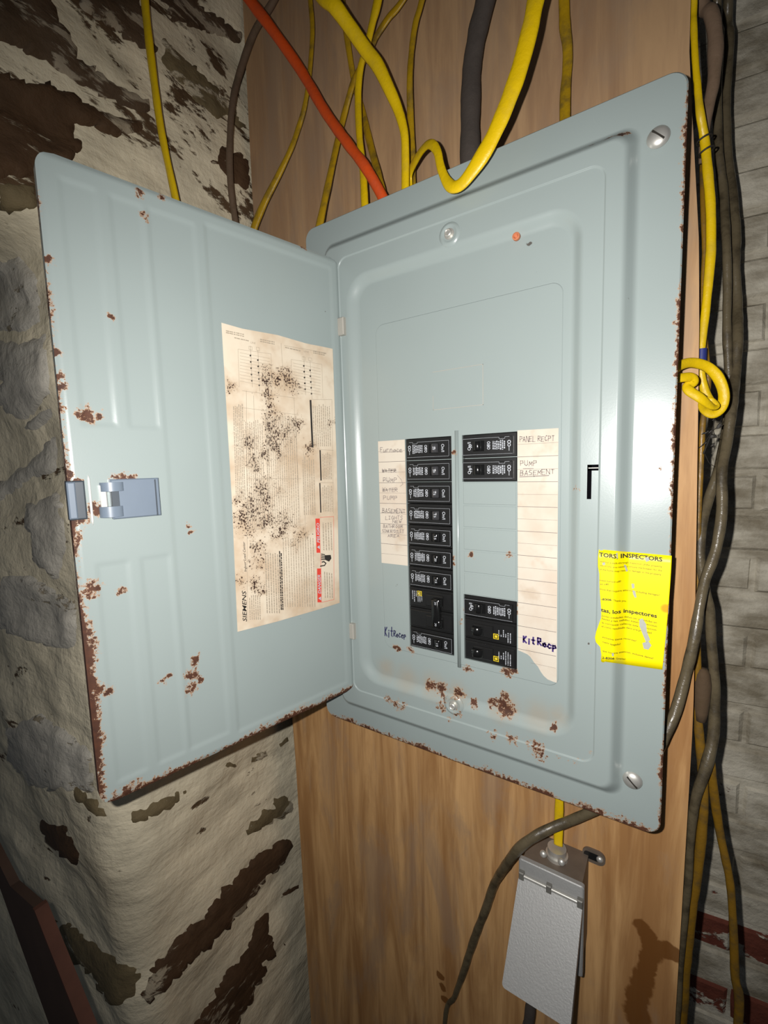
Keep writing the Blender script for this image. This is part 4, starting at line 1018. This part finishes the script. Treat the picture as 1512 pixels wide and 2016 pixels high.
cable('electrical_cable', [(1110, -10, .078, 20), (1112, 50, .078, 20), (1117, 90, .078, 19), (1117, 130, .078, 19), (1113, 180, .075, 20), (1112, 235, .07, 21), (1112, 270, .065, 21)], 'yellow_dirty', 'short flat yellow cable standing alone above the panel near its dome screw', .35, gT, 1)
# bundle beside the board's right edge
gR = 'cables hanging beside the board edge'
r1c = cable('electrical_cable', [(1366, -10, .10, 13), (1366, 48, .10, 12), (1369, 119, .10, 12), (1375, 190, .10, 13), (1379, 226, .10, 14), (1387, 274, .11, 16), (1393, 333, .11, 17), (1399, 405, .11, 17), (1400, 480, .11, 17), (1399, 504, .11, 17), (1394, 563, .11, 16), (1388, 623, .11, 15), (1381, 687, .11, 13), (1380, 730, .112, 14), (1388, 770, .115, 16), (1402, 795, .118, 16)], 'yellow', 'bright yellow cable tied at the board edge with blue tape above the knot', .7, gR, 1)
P = onY(1381, 705, .11)
b = MB(); b.loft([circ(P + Vector((0, 0, dz)), (0, 0, 1), .0045, 14) for dz in (.009, -.009)]); b.obj('blue_tape', 'tape', r1c, angle=50)
for (x, y) in ((1386, 275), (1391, 298)):
    P = onY(x, y, .11); b = MB(); L = []
    for k in range(13):
        q = 2 * math.pi * k / 12; c = P + Vector((math.cos(q) * .0062, math.sin(q) * .0055, .002 * math.cos(q)))
        L.append((*c, .0009))
    sweep(L, 3, 1, 6).obj('wire_tie', 'wire', r1c, smooth=True)
cable('electrical_cable', [(1374, -10, .13, 26), (1399, 24, .13, 26), (1408, 71, .13, 26), (1408, 119, .13, 25), (1404, 167, .13, 22), (1394, 214, .13, 20), (1387, 262, .13, 18), (1384, 320, .13, 14)], 'dust', 'thick dusty brown cable curving in behind the yellow cable', .8, gR, 1)
cable('electrical_cable', [(1392, 240, .15, 11), (1386, 300, .145, 11), (1384, 330, .14, 11), (1385, 420, .13, 10), (1387, 500, .13, 9), (1382, 600, .13, 9), (1390, 690, .13, 10), (1394, 760, .13, 10), (1384, 830, .12, 11), (1380, 900, .12, 11), (1376, 1000, .12, 10), (1374, 1100, .12, 10), (1373, 1250, .12, 12), (1374, 1400, .12, 14), (1378, 1460, .12, 17), (1383, 1513, .12, 17), (1385, 1584, .12, 17), (1380, 1655, .12, 18), (1371, 1726, .12, 18), (1360, 1797, .12, 19), (1346, 1903, .12, 24), (1335, 2020, .12, 28)], 'yellow_brown', 'dusty brown-yellow cable running down along the board edge', .7, gR, bot=1)
cable('electrical_cable', [(1412, -10, .22, 16), (1416, 71, .22, 16), (1413, 143, .22, 15), (1412, 214, .22, 15), (1416, 310, .22, 15), (1424, 381, .22, 16), (1430, 480, .19, 15), (1432, 560, .19, 15), (1431, 640, .19, 15), (1434, 720, .19, 15), (1436, 780, .19, 14), (1429, 850, .19, 16), (1414, 925, .15, 17), (1396, 979, .14, 17), (1381, 1038, .125, 17), (1378, 1098, .12, 17), (1386, 1150, .12, 17), (1397, 1200, .125, 17), (1400, 1260, .125, 17), (1406, 1330, .125, 18), (1407, 1389, .125, 19), (1403, 1455, .12, 20), (1389, 1513, .11, 20), (1372, 1563, .105, 18), (1364, 1605, .105, 16), (1359, 1655, .105, 14), (1355, 1726, .105, 14), (1348, 1797, .105, 14), (1338, 1900, .105, 14), (1330, 2020, .105, 14)], 'grey', 'grimy grey cable twisted with its neighbour, continuing down to the floor', .85, gR, 1, bot=1)
cable('electrical_cable', [(1434, -10, .25, 17), (1436, 71, .25, 17), (1432, 143, .25, 17), (1428, 214, .25, 17), (1433, 310, .25, 17), (1441, 381, .24, 18), (1448, 460, .23, 18), (1447, 520, .22, 17), (1451, 600, .22, 18), (1452, 660, .20, 19), (1447, 740, .19, 19), (1441, 800, .15, 19), (1431, 870, .14, 18), (1421, 930, .125, 18), (1421, 1008, .115, 19), (1409, 1083, .105, 19), (1388, 1142, .095, 18), (1378, 1190, .085, 18), (1366, 1261, .075, 19), (1348, 1336, .07, 19), (1330, 1400, .06, 19), (1309, 1450, .05, 19), (1280, 1500, .05, 19), (1225, 1570, .06, 18), (1164, 1598, .06, 18), (1124, 1615, .06, 19), (1086, 1630, .052, 19), (1051, 1648, .040, 19), (1021, 1671, .036, 19), (996, 1703, .050, 17), (973, 1741, .075, 16), (956, 1790, .08, 16), (940, 1831, .08, 15), (925, 1874, .08, 14), (913, 1912, .08, 13), (895, 1962, .082, 10), (875, 2020, .083, 9)], 'grey', 'grimy grey cable slipping behind the panel and out over the outlet box', .85, gR, 1, bot=1)
cable('electrical_cable', [(1398, 1470, .13, 13), (1401, 1513, .13, 15), (1406, 1566, .135, 16), (1417, 1637, .14, 15), (1428, 1690, .14, 14), (1438, 1744, .14, 14), (1444, 1832, .14, 14), (1447, 1921, .14, 15), (1453, 2020, .14, 16)], 'yellow_brown', 'dirty yellow cable hanging free in front of the brick wall', .6, gR, bot=1)
cable('knotted_cable', [(1318, 735, .05, 20), (1338, 720, .06, 20), (1362, 714, .07, 19), (1392, 722, .08, 19), (1414, 744, .085, 20), (1425, 776, .088, 20), (1420, 802, .088, 20), (1403, 815, .086, 19), (1386, 806, .082, 17), (1384, 793, .074, 17), (1396, 790, .068, 18), (1408, 800, .07, 16), (1398, 798, .062, 16), (1378, 783, .055, 19), (1358, 770, .055, 19), (1354, 760, .058, 18), (1366, 752, .06, 17), (1360, 743, .058, 19), (1338, 744, .052, 19), (1318, 748, .05, 19)], 'yellow', 'yellow cable tied in a loose knot at the panel edge', .5, gR, twist=[.3] * 20, m=8)
# duct tape scrap round the bundle
P = onY(1382, 1360, .122); b = MB()
b.loft([[Vector((P.x + a * math.cos(q), P.y + .0075 * math.sin(q), P.z + dz)) for q in [2 * math.pi * i / 14 for i in range(14)]] for dz, a in ((.026, .004), (.020, .007), (.008, .0088), (-.008, .0082), (-.024, .0068), (-.034, .0055))])
tag(b.obj('tape_wrap', 'tapebrown', smooth=True), 'brown dusty tape wrapped around the cables beside the board', 'tape')
# feed into the outlet box and the cord below it
zz = onY(1100, 1700, .066)
cable('electrical_cable', [(1101, 1540, .07, 17), (1101, 1585, .07, 17), (1100, 1610, .07, 17), (1099, 1645, .068, 17), (1099, 1664, .066, 17)], 'yellow', 'short yellow cable from the panel down into the outlet box', .4)
cable('appliance_cord', [(1047, 1950, .06, 18), (1044, 1985, .06, 19), (1040, 2020, .06, 20), (1036, 2060, .06, 20)], 'char', 'dark cord hanging from beneath the outlet lid', .9, bot=1)

# cobweb with dust caught under the knot
cw = MB(); rw = random.Random(5)
a0 = onY(1384, 905, .11); a1 = onY(1412, 812, .11)
for k in range(9):
    p = a0.lerp(a1, rw.random()); q = a0.lerp(a1, rw.random()) + Vector((rw.uniform(-.012, .012), rw.uniform(-.01, .01), rw.uniform(-.012, .012)))
    mm = sweep([(*p, .0003), (*(p.lerp(q, .5) + Vector((0, 0, -.003))), .0003), (*q, .0003)], 3, 1, 5); cw.add(mm.v, mm.f)
for k in range(16):
    p = a0.lerp(a1, .25 + .75 * rw.random()) + Vector((rw.uniform(-.008, .006), 0, rw.uniform(-.006, .006))); r0 = rw.uniform(.0008, .0024)
    mm = sweep([(p.x - r0, p.y, p.z - r0 * .8, r0 * .3), (p.x, p.y, p.z, r0), (p.x + r0, p.y, p.z + r0 * rw.uniform(-.5, 1.4), r0 * .4)], 3, .8, 6, wob=.8); cw.add(mm.v, mm.f)
tag(cw.obj('cobweb', 'wire'), 'dusty cobweb with dark specks hanging below the knotted cable', 'cobweb', kind='stuff')
